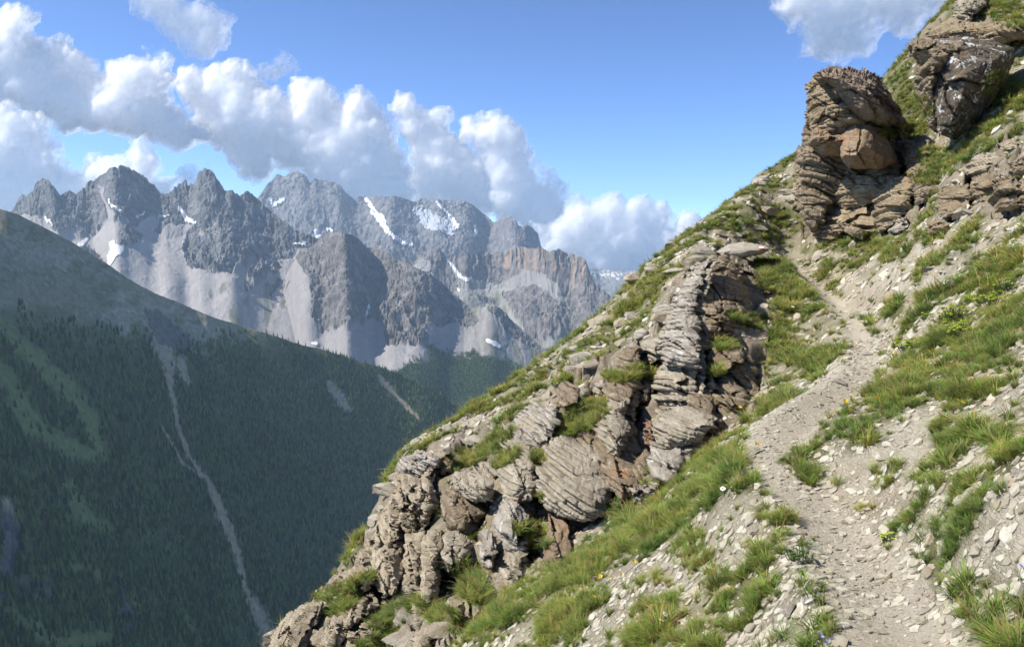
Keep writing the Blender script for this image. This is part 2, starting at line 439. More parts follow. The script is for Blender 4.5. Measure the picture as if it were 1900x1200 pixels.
g3 = ridge(320, 1150, SKY3, [(320, 8800), (550, 9000), (800, 8600), (1000, 8000)], 900, 2600, 760, 300, 7, 330, prof3, 650, rock3, 1.8, 60)
c3 = scree_cols(g3, (0.150,0.145,0.150), (0.27,0.26,0.26), 71)
o3 = gridmesh('hills', g3, M_MOUNT, c3, 'high blue grey range with snow gullies, farthest tall massif under the clouds', 'mountain')

# --- the ridge of brown pinnacles
SKY4 = [(600,560),(700,520),(760,490),(795,468),(806,464),(817,463),(824,467),(831,471),(842,475),(853,472),(862,468),(872,469),(882,474),(890,468),(897,464),(905,468),(912,473),(920,468),(927,467),(935,472),(945,462),(955,463),(962,458),(967,457),(980,460),(993,460),(1005,461),(1014,466),(1022,467),(1030,464),(1037,461),(1044,464),(1051,470),(1056,475),(1062,469),(1072,474),(1081,478),(1088,485),(1091,493),(1093,500),(1098,512),(1103,522),(1112,531),(1121,540),(1132,547),(1141,553),(1170,580),(1220,620)]
ROCK4 = [[(790,440),(1000,440),(1110,470),(1160,560),(1130,600),(1090,610),(1075,585),(1050,560),(1035,525),(1010,508),(970,500),(930,525),(900,522),(860,508),(840,500),(815,480)],[(790,470),(815,463),(830,490),(850,520),(840,545),(810,520)],[(1040,500),(1150,560),(1100,640),(1060,600)],[(930,540),(1000,530),(1050,570),(1060,620),(1000,640),(960,600)],[(880,545),(925,552),(930,572),(890,560)]]
def rock4(px, py, X, Y, S):
    m = polys(px, py, ROCK4, 27, 8)
    return np.maximum(m, 1-sstep(0, 50, S)) + (1-m)*0.25*sstep(-0.2, 0.4, fbm(px/20, py/12, 0, 4, 29))*sstep(50, 90, S)
def prof4(S, QX):
    k = np.interp(QX, [780, 830, 1060, 1120], [0.9, 1.7, 2.0, 1.0])
    return k*np.minimum(S, 150) + 0.62*np.clip(S-150, 0, 1e9)
g4 = ridge(620, 1220, SKY4, [(620, 6300), (900, 6200), (1060, 5700), (1200, 5200)], 500, 2300, 700, 340, 9, 170, prof4, 330, rock4, 2.4, 42, 0.8)
c4 = scree_cols(g4, (0.150,0.138,0.130), (0.25,0.245,0.235), 91, [[(830,520),(1060,560),(1080,680),(860,640)]])
col4 = fbm(g4['A']*g4['DQ']/30.0, g4['S']/300.0, 0, 4, 95)
wm = in_poly(g4['px'], g4['py'], [(960,440),(1000,450),(1090,465),(1110,540),(1070,545),(1040,505),(990,500),(930,500),(900,460)])*sstep(-0.15, 0.4, col4)
c4 = lerp(c4, (0.34, 0.245, 0.175), wm*0.75)
o4 = gridmesh('hills', g4, M_MOUNT, c4, 'ridge of upright brown rock pillars at the right end of the range', 'mountain')

# --- the farthest snowy range at the right
SKY5 = [(980,560),(1060,520),(1085,500),(1093,498),(1103,497),(1111,500),(1121,497),(1134,499),(1147,502),(1154,500),(1161,504),(1172,501),(1183,500),(1192,504),(1200,502),(1240,508),(1300,520),(1400,560)]
g5 = ridge(1000, 1400, SKY5, [(1000, 10500), (1400, 10500)], 1000, 3000, 220,110, 13, 420, lambda S, Q: S*0.75, 900, lambda px, py, X, Y, S: np.ones_like(px), 1.2)
c5 = scree_cols(g5, (0.15,0.15,0.155), (0.25,0.25,0.25), 113)
sn = sstep(0.02, 0.2, fbm(g5['px']/7, g5['py']/3.5, 0, 4, 115) - 0.02*(g5['py']-508))*sstep(0, 120, g5['S'])
c5 = lerp(c5, (0.8, 0.82, 0.85), sn*0.9)
o5 = gridmesh('hills', g5, M_MOUNT, c5, 'farthest low blue range speckled with snow at the right of the skyline', 'mountain')

# --- snow lying on the mountains
sm = NT('old_snow'); sm.bsdf(sm.mix(sm.noise(sm.pos(), 0.02, 6, 0.6), (0.55,0.55,0.56), (0.80,0.78,0.75)), 0.7, sm.noise(sm.pos(), 0.05, 4), 0.4, 3.0, 0.2)
def snow(g, poly, label, up=4.0, amp=3.0, seed=1, group=None):
    px = g['px'] + amp*fbm(g['px']/7, g['py']/7, 1.1, 3, seed); py = g['py'] + amp*fbm(g['px']/7, g['py']/7, 6.1, 3, seed+1)
    if isinstance(poly[0], tuple) and len(poly[0]) == 3: m = near_line(px, py, poly) < 1.0
    else: m = in_poly(px, py, poly)
    m = m & (g['S'] > 2)
    fm = (m[:-1, :-1].astype(int) + m[1:, :-1] + m[1:, 1:] + m[:-1, 1:]) >= 3
    i = np.arange(m.size).reshape(m.shape)
    Fc = np.stack([i[:-1, :-1][fm], i[1:, :-1][fm], i[1:, 1:][fm], i[:-1, 1:][fm]], 1)
    if len(Fc) < 4: return
    u, inv = np.unique(Fc.ravel(), return_inverse=True)
    _, n = slope_of(g); n = n*np.sign(n[..., 2:3])
    V = np.stack([g['X'].ravel()[u], g['Y'].ravel()[u], g['Z'].ravel()[u]], 1)
    # smoothed a little so that it fills the hollows of the rock below it
    V = V + n.reshape(-1, 3)[u]*up
    o = mesh_np('snow_patch', V, inv.reshape(-1, 4), sm.m, True)
    tag(o, label, 'snow patch', group or 'old snow patches on the mountains')
    return o
snow(g1, [(84,404,2.5),(92,412,3),(97,418,2)], 'small slanting snow streak highest on the far left of the jagged range')
snow(g1, [(92,438,3),(105,447,4),(122,458,5),(137,465,6),(150,456,5),(160,444,3.5)], 'curved snow bank hooking round the foot of the far left pyramid peak')
snow(g1, [(203,448),(212,446),(218,455),(231,455),(228,468),(215,478),(210,490),(203,494),(198,476),(205,465)], 'broad white snowfield lying in the middle of the pale scree slope')
snow(g1, [(203,371,2),(209,384,3),(218,388,3.5),(224,394,3)], 'thin broken snow strip in the gully under the tallest left peak')
snow(g1, [(252,404,2),(258,399,3),(266,398,2),(268,394,1.5)], 'little forked snow patch between the tall left peak and the tower')
snow(g1, [(333,388,4),(341,396,4),(346,408,4.5),(356,411,4),(365,414,2.5)], 'bright snow tongue right under the blunt rock tower')
snow(g1, [(296,402,3),(304,401,2.6),(312,401,2.2)], 'faint thin snow line left of the snow tongue under the tower', 4, 0.8)
snow(g1, [(478,404,1.5),(483,409,2)], 'tiny snow speck among rocks right of the blunt tower')
snow(g1, [(340,449,2.6),(348,446,3)], 'small snow dash on top of a long scree streak', 4, 0.8)
snow(g1, [(545,452,2.5),(556,452,3),(564,453,4)], 'snow patch in the notch left of the rounded dark mountain')
snow(g3, [(691,393,4),(703,401,7),(711,412,7),(713,420,6),(722,433,4),(735,443,4),(750,452,4),(765,455,3)], 'long curved snow gully down the hazy high range', 8, 2.5)
snow(g3, [(677,365,3),(690,384,4),(697,393,4)], 'narrow grey snow couloir above the long curved gully', 8, 1.5)
GLAC = NT('old_glacier'); GLAC.bsdf(GLAC.mix(GLAC.noise(GLAC.pos(), 0.012, 7, 0.7), (0.30,0.33,0.37), (0.46,0.49,0.53)), 0.7)
gl = snow(g3, [(768,382),(788,383),(796,390),(815,400),(836,408),(850,418),(846,428),(836,441),(820,430),(795,427),(780,415),(775,403),(762,395)], 'large pale glacier in the bowl of the hazy high range', 8, 6)
gl.data.materials[0] = GLAC.m
snow(g3, [(812,376,2),(818,386,2.5),(833,400,3),(840,412,7),(848,420,6)], 'white snow chute right of the pale glacier bowl', 12, 2)
snow(g3, [(880,420,2),(884,430,3),(880,437,3)], 'small snow flake patch near the knobby end of the hazy range', 9, 3)
snow(g3, [(588,430,4),(590,440,4),(587,450,4)], 'snow patch low on the hazy range above the rounded dark summit', 9, 2)
snow(g3, [(605,427,3),(616,430,3.5)], 'short level snow band just over the rounded dark summit', 9, 2)
snow(g3, [(500,370,3),(508,382,5),(525,370,4)], 'pale snowy ledges on the leftmost peak of the hazy range', 9, 4)
snow(g4, [(828,481,2),(838,492,2.5),(848,505,3.5),(856,514,4.5),(868,520,3.5)], 'slanting snow gully left of the brown pillars', 5, 2)
snow(g4, [(849,535,2.5),(852,540,2.5)], 'small snow blot below the slanting snow gully', 5, 1)
snow(g2, [(905,632,3),(917,638,5),(925,643,4)], 'small snow patch alone on the green grey slope below the pillars', 4, 2)
snow(g2, [(684,565,1.5),(682,575,2.5),(679,585,2)], 'thin snow remnant in the dark ravine of the rounded mountain', 5, 1.5)
snow(g2, [(580,637,3),(586,638,4)], 'tiny snow spot at the foot of the scree above the forest', 4, 1)

# --- the near wooded mountainside in the left half
SKYB = [(-500,150),(-200,282),(-60,358),(0,388),(30,396),(60,411),(95,429),(130,447),(165,468),(200,490),(230,512),(260,530),(295,547),(330,560),(365,576),(400,590),(435,600),(470,611),(515,625),(560,640),(597,648),(633,659),(666,670),(707,681),(735,692),(760,704),(790,716),(820,733),(850,757),(880,785),(920,820),(1000,880),(1150,1000)]
GULLY = [(268,560,9),(285,600,13),(300,640,17),(312,668,15),(318,720,6),(330,790,5),(352,850,5),(383,885,5),(402,930,11),(425,985,10),(445,1040,8),(455,1090,4),(478,1130,13),(498,1180,15),(520,1260,18)]
GULLY2 = [(300,790,2),(340,860,3),(375,885,3)]
GULLY3 = [(335,672,13),(350,715,5)]
GULLY4 = [(612,712,7),(630,738,12),(645,758,7)]
GULLY5 = [(705,700,6),(740,740,5),(775,775,3)]
GULLY6 = [(470,520,3)]*2
def profB(S, QX): return 0.60*S - 0.00010*np.clip(S, 0, 700)**2*0.3 + 0.10*np.clip(S-300, 0, 1e9)
def rockB(px, py, X, Y, S):
    m = polys(px, py, [[(268,570),(300,575),(345,620),(352,655),(320,650),(285,625)],[(0,930),(30,960),(40,1010),(30,1100),(0,1120)],[(15,1060),(90,1075),(100,1110),(40,1120)],[(225,1100),(250,1140),(240,1190),(225,1150)]], 37, 10)
    return 0.05 + 0.5*m
gB = ridge(-420, 1150, SKYB, [(-420, 1700), (0, 1900), (300, 2200), (700, 2700), (1150, 2900)], 300, 1850, 760, 380, 15, 90, profB, 260, rockB, 0.6, 0, 0.4)
def meadow(px, py):
    px, py = px + 16*fbm(px/26, py/20, 2.2, 5, 47), py + 14*fbm(px/26, py/20, 6.2, 5, 48)
    m = np.maximum(0, 1-near_line(px, py, [(0,680,25),(60,790,32),(120,830,30),(170,850,22)]))
    m = np.maximum(m, 1-near_line(px, py, [(130,900,14),(160,970,26),(210,985,16)]))
    m = np.maximum(m, 1-near_line(px, py, [(150,1055,20),(205,1065,8)]))
    m = np.maximum(m, 1-near_line(px, py, [(0,1110,20),(40,1150,20),(110,1200,30),(200,1180,20)]))
    m = np.maximum(m, 1-near_line(px, py, [(0,600,30),(100,700,40),(160,760,40),(200,860,20)])*1.3)
    m = np.maximum(m, 1-near_line(px, py, [(230,1120,8),(255,1130,12)]))
    m = np.maximum(m, 1-near_line(px, py, [(340,1130,6),(370,1190,10)]))
    return np.clip(m, 0, 1)
def gully(px, py):
    d = near_line(px, py, GULLY)
    for q in (GULLY2, GULLY3, GULLY4, GULLY5): d = np.minimum(d, near_line(px, py, q))
    d = np.minimum(d, near_line(px, py, [(12,930,10),(20,970,14),(22,1010,14),(10,1060,12)]))
    return d
px, py = gB['px'], gB['py']
nB = fbm(px/30, py/24, 0, 5, 41); nB2 = fbm(px/7, py/7, 0, 4, 43)
cB = lerp(np.broadcast_to((0.075,0.095,0.045), px.shape+(3,)), (0.115,0.135,0.060), sstep(-0.2, 0.5, nB+0.4*nB2))
# height above the tree line, measured from the crest downwards
top = 1-sstep(60, 170, (py - np.interp(px, [p[0] for p in SKYB], [p[1] for p in SKYB])) + 45*nB - np.interp(px, [0, 200, 420, 600], [90, 20, -60, -200]))
stk = fbm(gB['A']*gB['DQ']/28.0 + gB['S']/60 + 1.5*nB, gB['S']/300.0, 0, 5, 44)
cTop = lerp(np.broadcast_to((0.30,0.265,0.17), px.shape+(3,)), (0.42,0.37,0.28), sstep(0.05, 0.55, stk+0.3*nB2))
cTop = lerp(cTop, (0.17,0.175,0.09), sstep(0.0, 0.4, -stk+0.3*nB2)*0.7)
cB = lerp(cB, np.broadcast_to(cTop, cB.shape), top) if False else cB*(1-top[..., None]) + cTop*top[..., None]
cB = lerp(cB, (0.20,0.23,0.085), sstep(0.1, 0.6, meadow(px, py)+0.25*nB2)*0.85)
gd = gully(px, py) + 1.3*fbm(px/5, py/9, 0, 4, 46) + 0.25*nB
cB = lerp(cB, (0.42,0.33,0.22), (1-sstep(0.55, 1.15, gd))*0.9)
cB = lerp(cB, (0.14,0.135,0.135), sstep(0.3, 0.5, gB['rock'])*(1-sstep(0.3, 1.5, gd)*0.0)*0.8)
M_B = NT('hillside_surface'); pos = M_B.pos()
cc = M_B.mix(1.0, M_B.attr('Col'), M_B.ramp(M_B.noise(pos, 0.08, 8, 0.75), [(0.3, 0.6), (0.7, 1.4)]), 'MULTIPLY')
M_B.bsdf(cc, 0.95, M_B.noise(pos, 0.06, 8, 0.75), 0.9, 5.0, 0.05)
oB = gridmesh('hills', gB, M_B.m, cB, 'dark wooded mountainside with a pale gully filling the lower left', 'hillside')

# --- conifers of the far woods: one mass
def conifer(seed, tiers=6, sides=7):
    r = random.Random(seed); V = []; Fc = []
    for t in range(tiers):
        f = t/tiers
        zb = 0.08 + 0.90*f - 0.03; zt = min(1.0, zb + 0.30*(1-f*0.4))
        rad = 0.20*(1-f)**0.85 + 0.015
        b = len(V); V.append((r.uniform(-.01,.01), r.uniform(-.01,.01), zt))
        for k in range(sides*2):
            a = math.pi*k/sides + t*0.7
            q = rad*(1.0 if k % 2 else 0.55)*r.uniform(0.75, 1.2)
            V.append((q*math.cos(a), q*math.sin(a), zb + (0.0 if k % 2 else 0.03) + r.uniform(-.02, .02)))
        for k in range(sides*2): Fc.append((b, b+1+k, b+1+(k+1) % (sides*2)))
    return V, Fc
fm = NT('needles'); oi = fm.n('ShaderNodeObjectInfo')
fm.bsdf(fm.ramp(oi.outputs['Random'], [(0.0, (0.020,0.040,0.016)), (0.5, (0.062,0.108,0.036)), (1.0, (0.16,0.22,0.065))]), 0.9, spec=0.1)
CON = [proto_mesh('conifer_kind', *conifer(i), fm.m) for i in range(5)]
def woods(name, g, n, maskf, hmin, hmax, seed, label, fr=(0, 1, 0, 1)):
    rs = np.random.RandomState(seed)
    nu, nv = g['X'].shape
    a = (fr[0]+(fr[1]-fr[0])*rs.rand(n))*(nu-1.01)
    Smin, Smax = g['S'][0, 0], g['S'][0, -1]
    # spread evenly over the ground: sample by distance along the fall line, weight by radius
    s = (fr[2]+(fr[3]-fr[2])*rs.rand(n))*Smax
    b = np.interp(s, g['S'][0], np.arange(nv)); b = np.clip(b, 0, nv-1.01)
    i, j = a.astype(int), b.astype(int); fa, fb = a-i, b-j
    def at(q): return (q[i, j]*(1-fa)*(1-fb) + q[i+1, j]*fa*(1-fb) + q[i, j+1]*(1-fa)*fb + q[i+1, j+1]*fa*fb)
    X, Y, Z = at(g['X']), at(g['Y']), at(g['Z'])
    px, py = project(X, Y, Z)
    pr = maskf(px, py, X, Y)
    k = rs.rand(n) < pr
    X, Y, Z = X[k], Y[k], Z[k]; m = len(X)
    h = rs.uniform(hmin, hmax, m)*np.where(rs.rand(m) < 0.2, 0.6, 1.0)
    wd = h*rs.uniform(0.9, 1.25, m)
    o = scatter(name, np.stack([X, Y, Z-0.5], 1), np.stack([np.zeros(m), np.zeros(m), rs.rand(m)*6.28], 1), np.stack([wd, wd, h], 1), rs.randint(0, 5, m), CON)
    tag(o, label, 'forest', kind='stuff'); print(name, m)
    return o
def maskB(px, py, X, Y):
    crest = np.interp(px, [p[0] for p in SKYB], [p[1] for p in SKYB])
    n = fbm(X/120, Y/120, 0, 4, 61); n2 = fbm(X/35, Y/35, 0, 3, 62)
    d = py - crest + 40*n + 15*n2 - np.interp(px, [0, 200, 330, 420, 560, 700], [170, 100, 45, 12, -25, -60])
    m = sstep(0, 60, d)
    left = 1 - 0.55*(1-sstep(150, 330, px))*(1-sstep(650, 900, py))
    m = m*left*(0.45+0.55*sstep(-0.3, 0.15, n+0.6*n2))
    m = m*(1-0.93*sstep(0.1, 0.6, meadow(px, py)+0.3*n2))
    m = m*(0.02+0.98*sstep(0.8, 1.35, gully(px, py)+0.3*n2+0.15*n))
    rk = polys(px, py, [[(268,570),(300,575),(345,620),(352,655),(320,650),(285,625)],[(15,1060),(90,1075),(100,1110),(40,1120)],[(225,1100),(250,1140),(240,1190),(225,1150)]], 37, 10)
    return m*(1-0.75*rk)
woods('forest', gB, 110000, maskB, 9, 17, 5, 'dark conifer forest covering the wooded mountainside at the lower left', (0.15, 1, 0, 0.85))
def mask2(px, py, X, Y):
    n = fbm(X/150, Y/150, 0, 4, 71)
    line = np.interp(px, [500, 690, 740, 770, 800, 860, 900, 960, 1010, 1100], [900, 700, 672, 650, 646, 655, 660, 668, 680, 700])
    return sstep(-4, 30, py - line + 34*n)*0.9
woods('forest', g2, 150000, mask2, 10, 17, 6, 'shadowy conifer wood at the foot of the rounded mountain, above the valley', (0.3, 0.95, 0.08, 0.75))

# --- valley floor far below
vf = NT('valley_floor'); vf.bsdf(vf.mix(vf.noise(vf.pos(), 0.01, 6), (0.05,0.065,0.035), (0.12,0.12,0.08)), 0.95)
ng = 60
gx, gy = np.meshgrid(np.linspace(-9000, 9000, ng), np.linspace(-3000, 12000, ng), indexing='ij')
gz = -1350 + 60*fbm(gx/2500, gy/2500, 0, 3, 81)
vo = mesh_np('ground', np.stack([gx.ravel(), gy.ravel(), gz.ravel()], 1), grid_faces(ng, ng), vf.m)
tag(vo, 'deep valley floor far below the slopes', 'valley floor', kind='structure')
# ---------------------------------------------------------------- the near hillside
def q_of(X, Y):
    r = np.hypot(X, Y) + 1e-6; g = np.log(1 + r/2.0)/r
    return np.stack([X*g, Y*g], -1)
SL = 0.79
CPTS = [  # photo x, photo y, distance ahead (m)
 (1700,1200,2.9),(1560,1050,3.75),(1520,940,4.5),(1430,880,5.1),(1405,830,5.7),(1520,745,7.0),(1600,690,8.0),(1605,640,9.5),(1580,590,12),(1510,530,16.5),(1468,487,20),
 (1900,1200,2.5),(1900,900,3.1),(1750,900,3.8),(1900,650,5.1),(1750,650,7.0),(1900,420,9.2),(1750,430,12.5),(1650,445,16.5),(1700,540,10),(1900,250,13.5),(1900,100,18),(1880,0,22),(1800,260,15.5),(1720,300,18),(1650,300,20.5),
 (1770,0,24),(1650,135,24.5),(1500,262,24),(1420,325,23.8),(1340,385,23),(1270,437,22.3),(1210,490,21.5),(1140,560,20.6),(1070,620,19.8),(1010,665,19.2),(950,710,18.6),(880,760,18),(800,815,17.3),(735,865,16.5),(700,940,15.7),(620,1070,14),(500,1190,12.8),
 (1290,445,19.3),(1400,400,21.3),(1450,448,21.3),(1380,475,19.2),(1520,452,20.2),(1200,600,15.5),(1100,700,14),(1000,760,13.6),(900,850,13),(1150,640,16),(1050,700,15.5),
 (1300,560,13.6),(1240,640,12.8),(1170,720,12.2),(1090,790,11.6),(1030,830,11.2),(950,830,12.2),(850,900,12.4),(760,960,12.6),
 (1400,775,9.3),(1430,650,12.3),(1450,560,15),(1440,500,17.8),(1250,885,9.0),(1130,965,8.8),(1050,1035,8.5),(900,1150,8.2),(840,1200,8.0),
 (770,1070,10.8),(650,1160,11),(750,1180,9.8),(1300,950,5.9),(1200,1000,6.3),(1100,1100,5.9),(1000,1150,6.2),(950,1100,7.4),(1300,855,8.0),(1200,1200,4.2),(1450,1200,3.3)]
cpX, cpY, cpZ = P([p[0] for p in CPTS], [p[1] for p in CPTS], np.array([p[2] for p in CPTS], float))
cpC = SL*cpX - cpZ
exX, exY, exC = [], [], []
for (a, b, d), x, y, c in zip(CPTS, cpX, cpY, cpC):
    if 26 <= CPTS.index((a, b, d)) <= 42:
        for dy, dc in ((3, 1.3), (8, 4.5), (20, 15)):
            exX.append(x); exY.append(y+dy); exC.append(c+dc)
for x, y, c in [(0,0,1.6),(-1.2,0,1.75),(1.2,0,1.6),(3.5,0,1.9),(-4,2,2.4),(6,1.5,2.3),(-9,5,3.2),(13,3,2.9),(-16,10,4.2),(25,10,4),(-14,22,9),(30,30,7),(0,-6,1.6),(8,-6,1.8),(-8,-6,2.2),(22,45,16),(-10,50,26)]:
    exX.append(x); exY.append(y); exC.append(c)
rX = np.concatenate([cpX, exX]); rY = np.concatenate([cpY, exY]); rC = np.concatenate([cpC, exC])
Q = q_of(rX, rY); nQ = len(Q)
def tps(d): return np.where(d > 0, d*d*np.log(d+1e-9), 0)
K = tps(np.hypot(Q[:, None, 0]-Q[None, :, 0], Q[:, None, 1]-Q[None, :, 1])) + 2e-4*np.eye(nQ)
Pm = np.concatenate([np.ones((nQ, 1)), Q], 1)
A_ = np.block([[K, Pm], [Pm.T, np.zeros((3, 3))]])
W_ = np.linalg.solve(A_, np.concatenate([rC, np.zeros(3)]))
def c_of(X, Y):
    q = q_of(X, Y); sh = q.shape[:-1]; q = q.reshape(-1, 2); out = np.zeros(len(q))
    for i in range(0, len(q), 40000):
        s = q[i:i+40000]
        out[i:i+40000] = tps(np.hypot(s[:, None, 0]-Q[None, :, 0], s[:, None, 1]-Q[None, :, 1]))@W_[:nQ] + W_[nQ] + s@W_[nQ+1:]
    return out.reshape(sh)
# the trail, in photo pixels with half width, and its centre line on the ground
TRAIL = [(a, b, c*(0.80 if b > 800 else 0.66)) for a, b, c in [(1740,1300,215),(1690,1200,180),(1640,1120,150),(1590,1030,128),(1530,950,100),(1465,905,66),(1412,860,40),(1405,828,34),(1440,800,38),(1525,745,40),(1592,700,44),(1607,650,38),(1588,600,34),(1552,560,36),(1510,525,26),(1484,500,15),(1466,484,14)]]
tX = np.interp(np.linspace(2.6, 20.5, 60), [2.9,3.75,4.5,5.1,5.7,7,8,9.5,12,16.5,20], [cpX[i] for i in range(11)])
tYs = np.linspace(2.6, 20.5, 60)
tXs = np.interp(tYs, cpY[:11], cpX[:11])
def trail_d(X, Y):
    Yc = np.clip(Y, 0, 20.5)
    return X - np.interp(Yc, np.concatenate([[0], tYs]), np.concatenate([[0.3], tXs])), np.clip((21-Y)/2, 0, 1)*np.clip((Y+1), 0, 1)

GRASS = [(1370,905,80,62,35),(1330,940,70,40,38),(1240,965,150,50,38),(1110,1045,150,42,38),(960,1130,120,40,38),(1290,1015,50,52,50),(1340,1065,45,30,30),(1462,1000,62,36,10),(1400,1075,52,30,20),(1395,1135,60,38,25),(1570,1168,85,46,10),(1205,1105,60,40,35),(1060,1150,80,36,35),(900,1170,60,28,35),(1190,1175,60,26,20),(1020,1185,70,22,30),(1300,1190,50,22,10),
 (1485,835,52,50,30),(1480,882,40,24,10),(1556,895,52,24,10),(1590,800,48,32,35),(1655,765,55,40,30),(1700,745,60,30,20),(1765,808,40,30,10),(1640,862,34,18,10),(1735,880,55,28,15),(1690,925,45,28,20),(1860,818,44,30,5),(1862,862,16,20,0),(1880,1040,42,60,60),(1885,1150,50,60,30),(1800,905,46,34,30),(1830,660,95,40,25),(1870,590,60,44,30),(1700,690,50,24,25),(1750,640,52,22,30),(1800,740,60,28,20),
 (1660,562,26,18,-30),(1600,588,28,18,-42),(1625,605,18,12,-42),(1538,522,26,18,0),(1520,695,46,26,30),(1450,750,52,40,45),(1440,800,40,16,35),(1470,655,34,52,80),(1475,575,26,50,80),(1440,520,50,26,0),(1500,590,26,16,20),(1560,460,90,15,0),(1600,480,60,18,15),(1530,490,24,18,0),(1655,462,26,14,0),(1420,490,40,12,0),(1725,555,50,14,15),(1790,540,60,14,15),(1720,440,40,14,0),(1840,500,60,20,10),(1690,590,30,12,30),(1540,1080,18,14,0),(1500,1040,26,20,0),(1640,1010,10,6,0),(1730,970,26,18,-20),(1700,1030,22,14,-30),(1450,945,24,12,0),
 (1680,180,30,50,-60),(1700,240,34,30,-40),(1830,240,80,20,30),(1870,180,30,60,60),(1880,60,30,40,60),(1700,400,60,22,60),(1740,380,22,30,60),(1870,30,50,26,10)]
def ell(px, py, L):
    m = np.zeros(np.shape(px))
    for cx, cy, rx, ry, a in L:
        a = math.radians(a); dx = px-cx; dy = -(py-cy)
        u = (dx*math.cos(a)+dy*math.sin(a))/rx; v = (-dx*math.sin(a)+dy*math.cos(a))/ry
        m = np.maximum(m, 1.35 - (u*u+v*v)**0.5)
    return np.clip(m, 0, 1)
BAND = [(480,1215),(600,1060),(690,930),(740,860),(830,790),(960,700),(1080,610),(1210,480),(1340,375),(1500,250),(1480,440),(1330,470),(1250,560),(1220,640),(1160,650),(1040,720),(1000,760),(900,860),(840,880),(760,1000),(700,1100),(600,1215)]
def grass_mask(px, py, X, Y):
    # coarse clumps: streaks that run along the slope, real sizes grow with distance from the trail
    a = math.radians(38)
    sx, sz = X, -(SL*X) + 0
    n = fbm(X*1.9, Y*0.9, 0, 4, 201); n2 = fbm(X*6, Y*6, 0, 3, 203)
    e = ell(px, py, GRASS)
    lush = ell(px, py, [(1380,905,75,52,35),(1240,958,150,42,38),(1100,1040,150,38,38),(960,1130,110,30,38),(1472,560,24,52,80),(1440,515,52,24,0),(1455,660,32,48,80),(1560,460,95,13,0),(1830,645,90,34,25),(1490,830,40,40,30),(1570,1170,80,42,10)])
    m = np.maximum(0.85*e + 0.85*n + 0.45*n2 - 0.02, 0.9*lush + 0.5*n2 + 0.3*n)
    infr = ((px > 1380) & (py > 440)) | ((px > 900) & (py > 880) & (Y < 8.5))
    band = in_poly(px, py, BAND) | (px < 0) | (Y > 21)
    nb = fbm(X*0.8+Y*0.35, Y*1.1, 0, 5, 205)
    m = np.where(band, np.maximum(m, 0.56 + 1.1*nb), m)
    oth = (~infr) & (~band)
    m = np.where(oth, np.maximum(m, 0.30 + 1.1*nb), m)
    m = np.where(infr, np.maximum(m, 0.30 + 1.3*nb*np.clip((px-1500)/200+0.3, 0.1, 1)), m)
    tr = near_line(px, py, TRAIL)
    m = m*sstep(0.75, 1.25, tr + 0.35*n2)
    scr = in_poly(px, py, [(1560,520),(1620,490),(1690,480),(1700,540),(1660,545),(1620,570),(1580,560)])
    m = np.where(scr, m*0.35, m)
    return np.clip(m, 0, 1)
TU = 620; TV = 520
azn = np.concatenate([np.radians(np.linspace(-110, -36, 50, endpoint=False)), np.radians(np.linspace(-36, 36, TU)), np.radians(np.linspace(36, 120, 60)[1:])])
rn = np.exp(np.linspace(math.log(0.5), math.log(75), TV))
AZ, RR = np.meshgrid(azn, rn, indexing='ij')
gX, gY = RR*np.sin(AZ), RR*np.cos(AZ)
ROCKY = [[(480,1215),(560,1110),(650,1040),(700,930),(740,860),(830,820),(930,800),(1000,740),(1060,705),(1140,640),(1215,600),(1250,540),(1300,470),(1370,480),(1425,540),(1425,680),(1395,770),(1330,810),(1250,890),(1140,940),(1060,1030),(960,1090),(880,1150),(820,1215)],
         [(1475,300),(1500,140),(1600,120),(1660,200),(1680,262),(1720,262),(1745,345),(1690,430),(1490,430)],
         [(1700,80),(1760,30),(1900,40),(1875,120),(1790,240),(1735,250),(1700,150)], [(1740,350),(1800,295),(1900,255),(1900,400),(1740,405)]]
cN = c_of(gX, gY)
gZ = SL*gX - cN
ppx, ppy = project(gX, gY, gZ)
inf = gY > 0.3
ppx = np.where(inf, ppx, -999); ppy = np.where(inf, ppy, 2000)
rocky = np.max([in_poly(ppx, ppy, q) for q in ROCKY], axis=0)*1.0
td, tw = trail_d(gX, gY)
hw = 0.25 + 0.008*gY
flat = np.exp(-(td/(hw*1.25))**4)*tw
gZ = gZ - SL*td*flat*0.85 - 0.03*np.exp(-(td/hw)**2)*tw
band = in_poly(ppx, ppy, BAND)*1.0
gm = grass_mask(ppx, ppy, gX, gY)
amp = np.clip(RR/12, 0.25, 1.2)
gZ = gZ + (0.10*amp*fbm(gX*0.8, gY*0.8, 0, 3, 210) + 0.05*amp*fbm(gX*2.6, gY*2.6, 0, 5, 211))*(1-0.7*flat)
f1, f2, cid = voro(gX*1.7+0.25*fbm(gX*2, gY*2, 0, 2, 3), gY*1.3, gZ*1.7, 5)
blk = (hash1(cid, 2)-0.5)
gZ = gZ + rocky*(0.34*blk - 0.25*np.exp(-((f2-f1)/0.07)**2))*np.clip(RR/12, 0.5, 1.4)
f1, f2, cid = voro(gX*2.6, gY*2.0, gZ*2.6, 9)
step = (hash1(cid, 4)-0.5)*np.exp(-(np.clip(0.12-(f2-f1), 0, 1)/0.08)**2)
gZ = gZ + np.maximum(band, (ppx > 1600)*(ppy < 620))*(1-rocky)*(0.20*step)*(1-0.5*gm)*(1-flat)
gZ = gZ + gm*(0.05*np.abs(pn(gX*5, gY*5, 0, 215)))*(1-rocky)
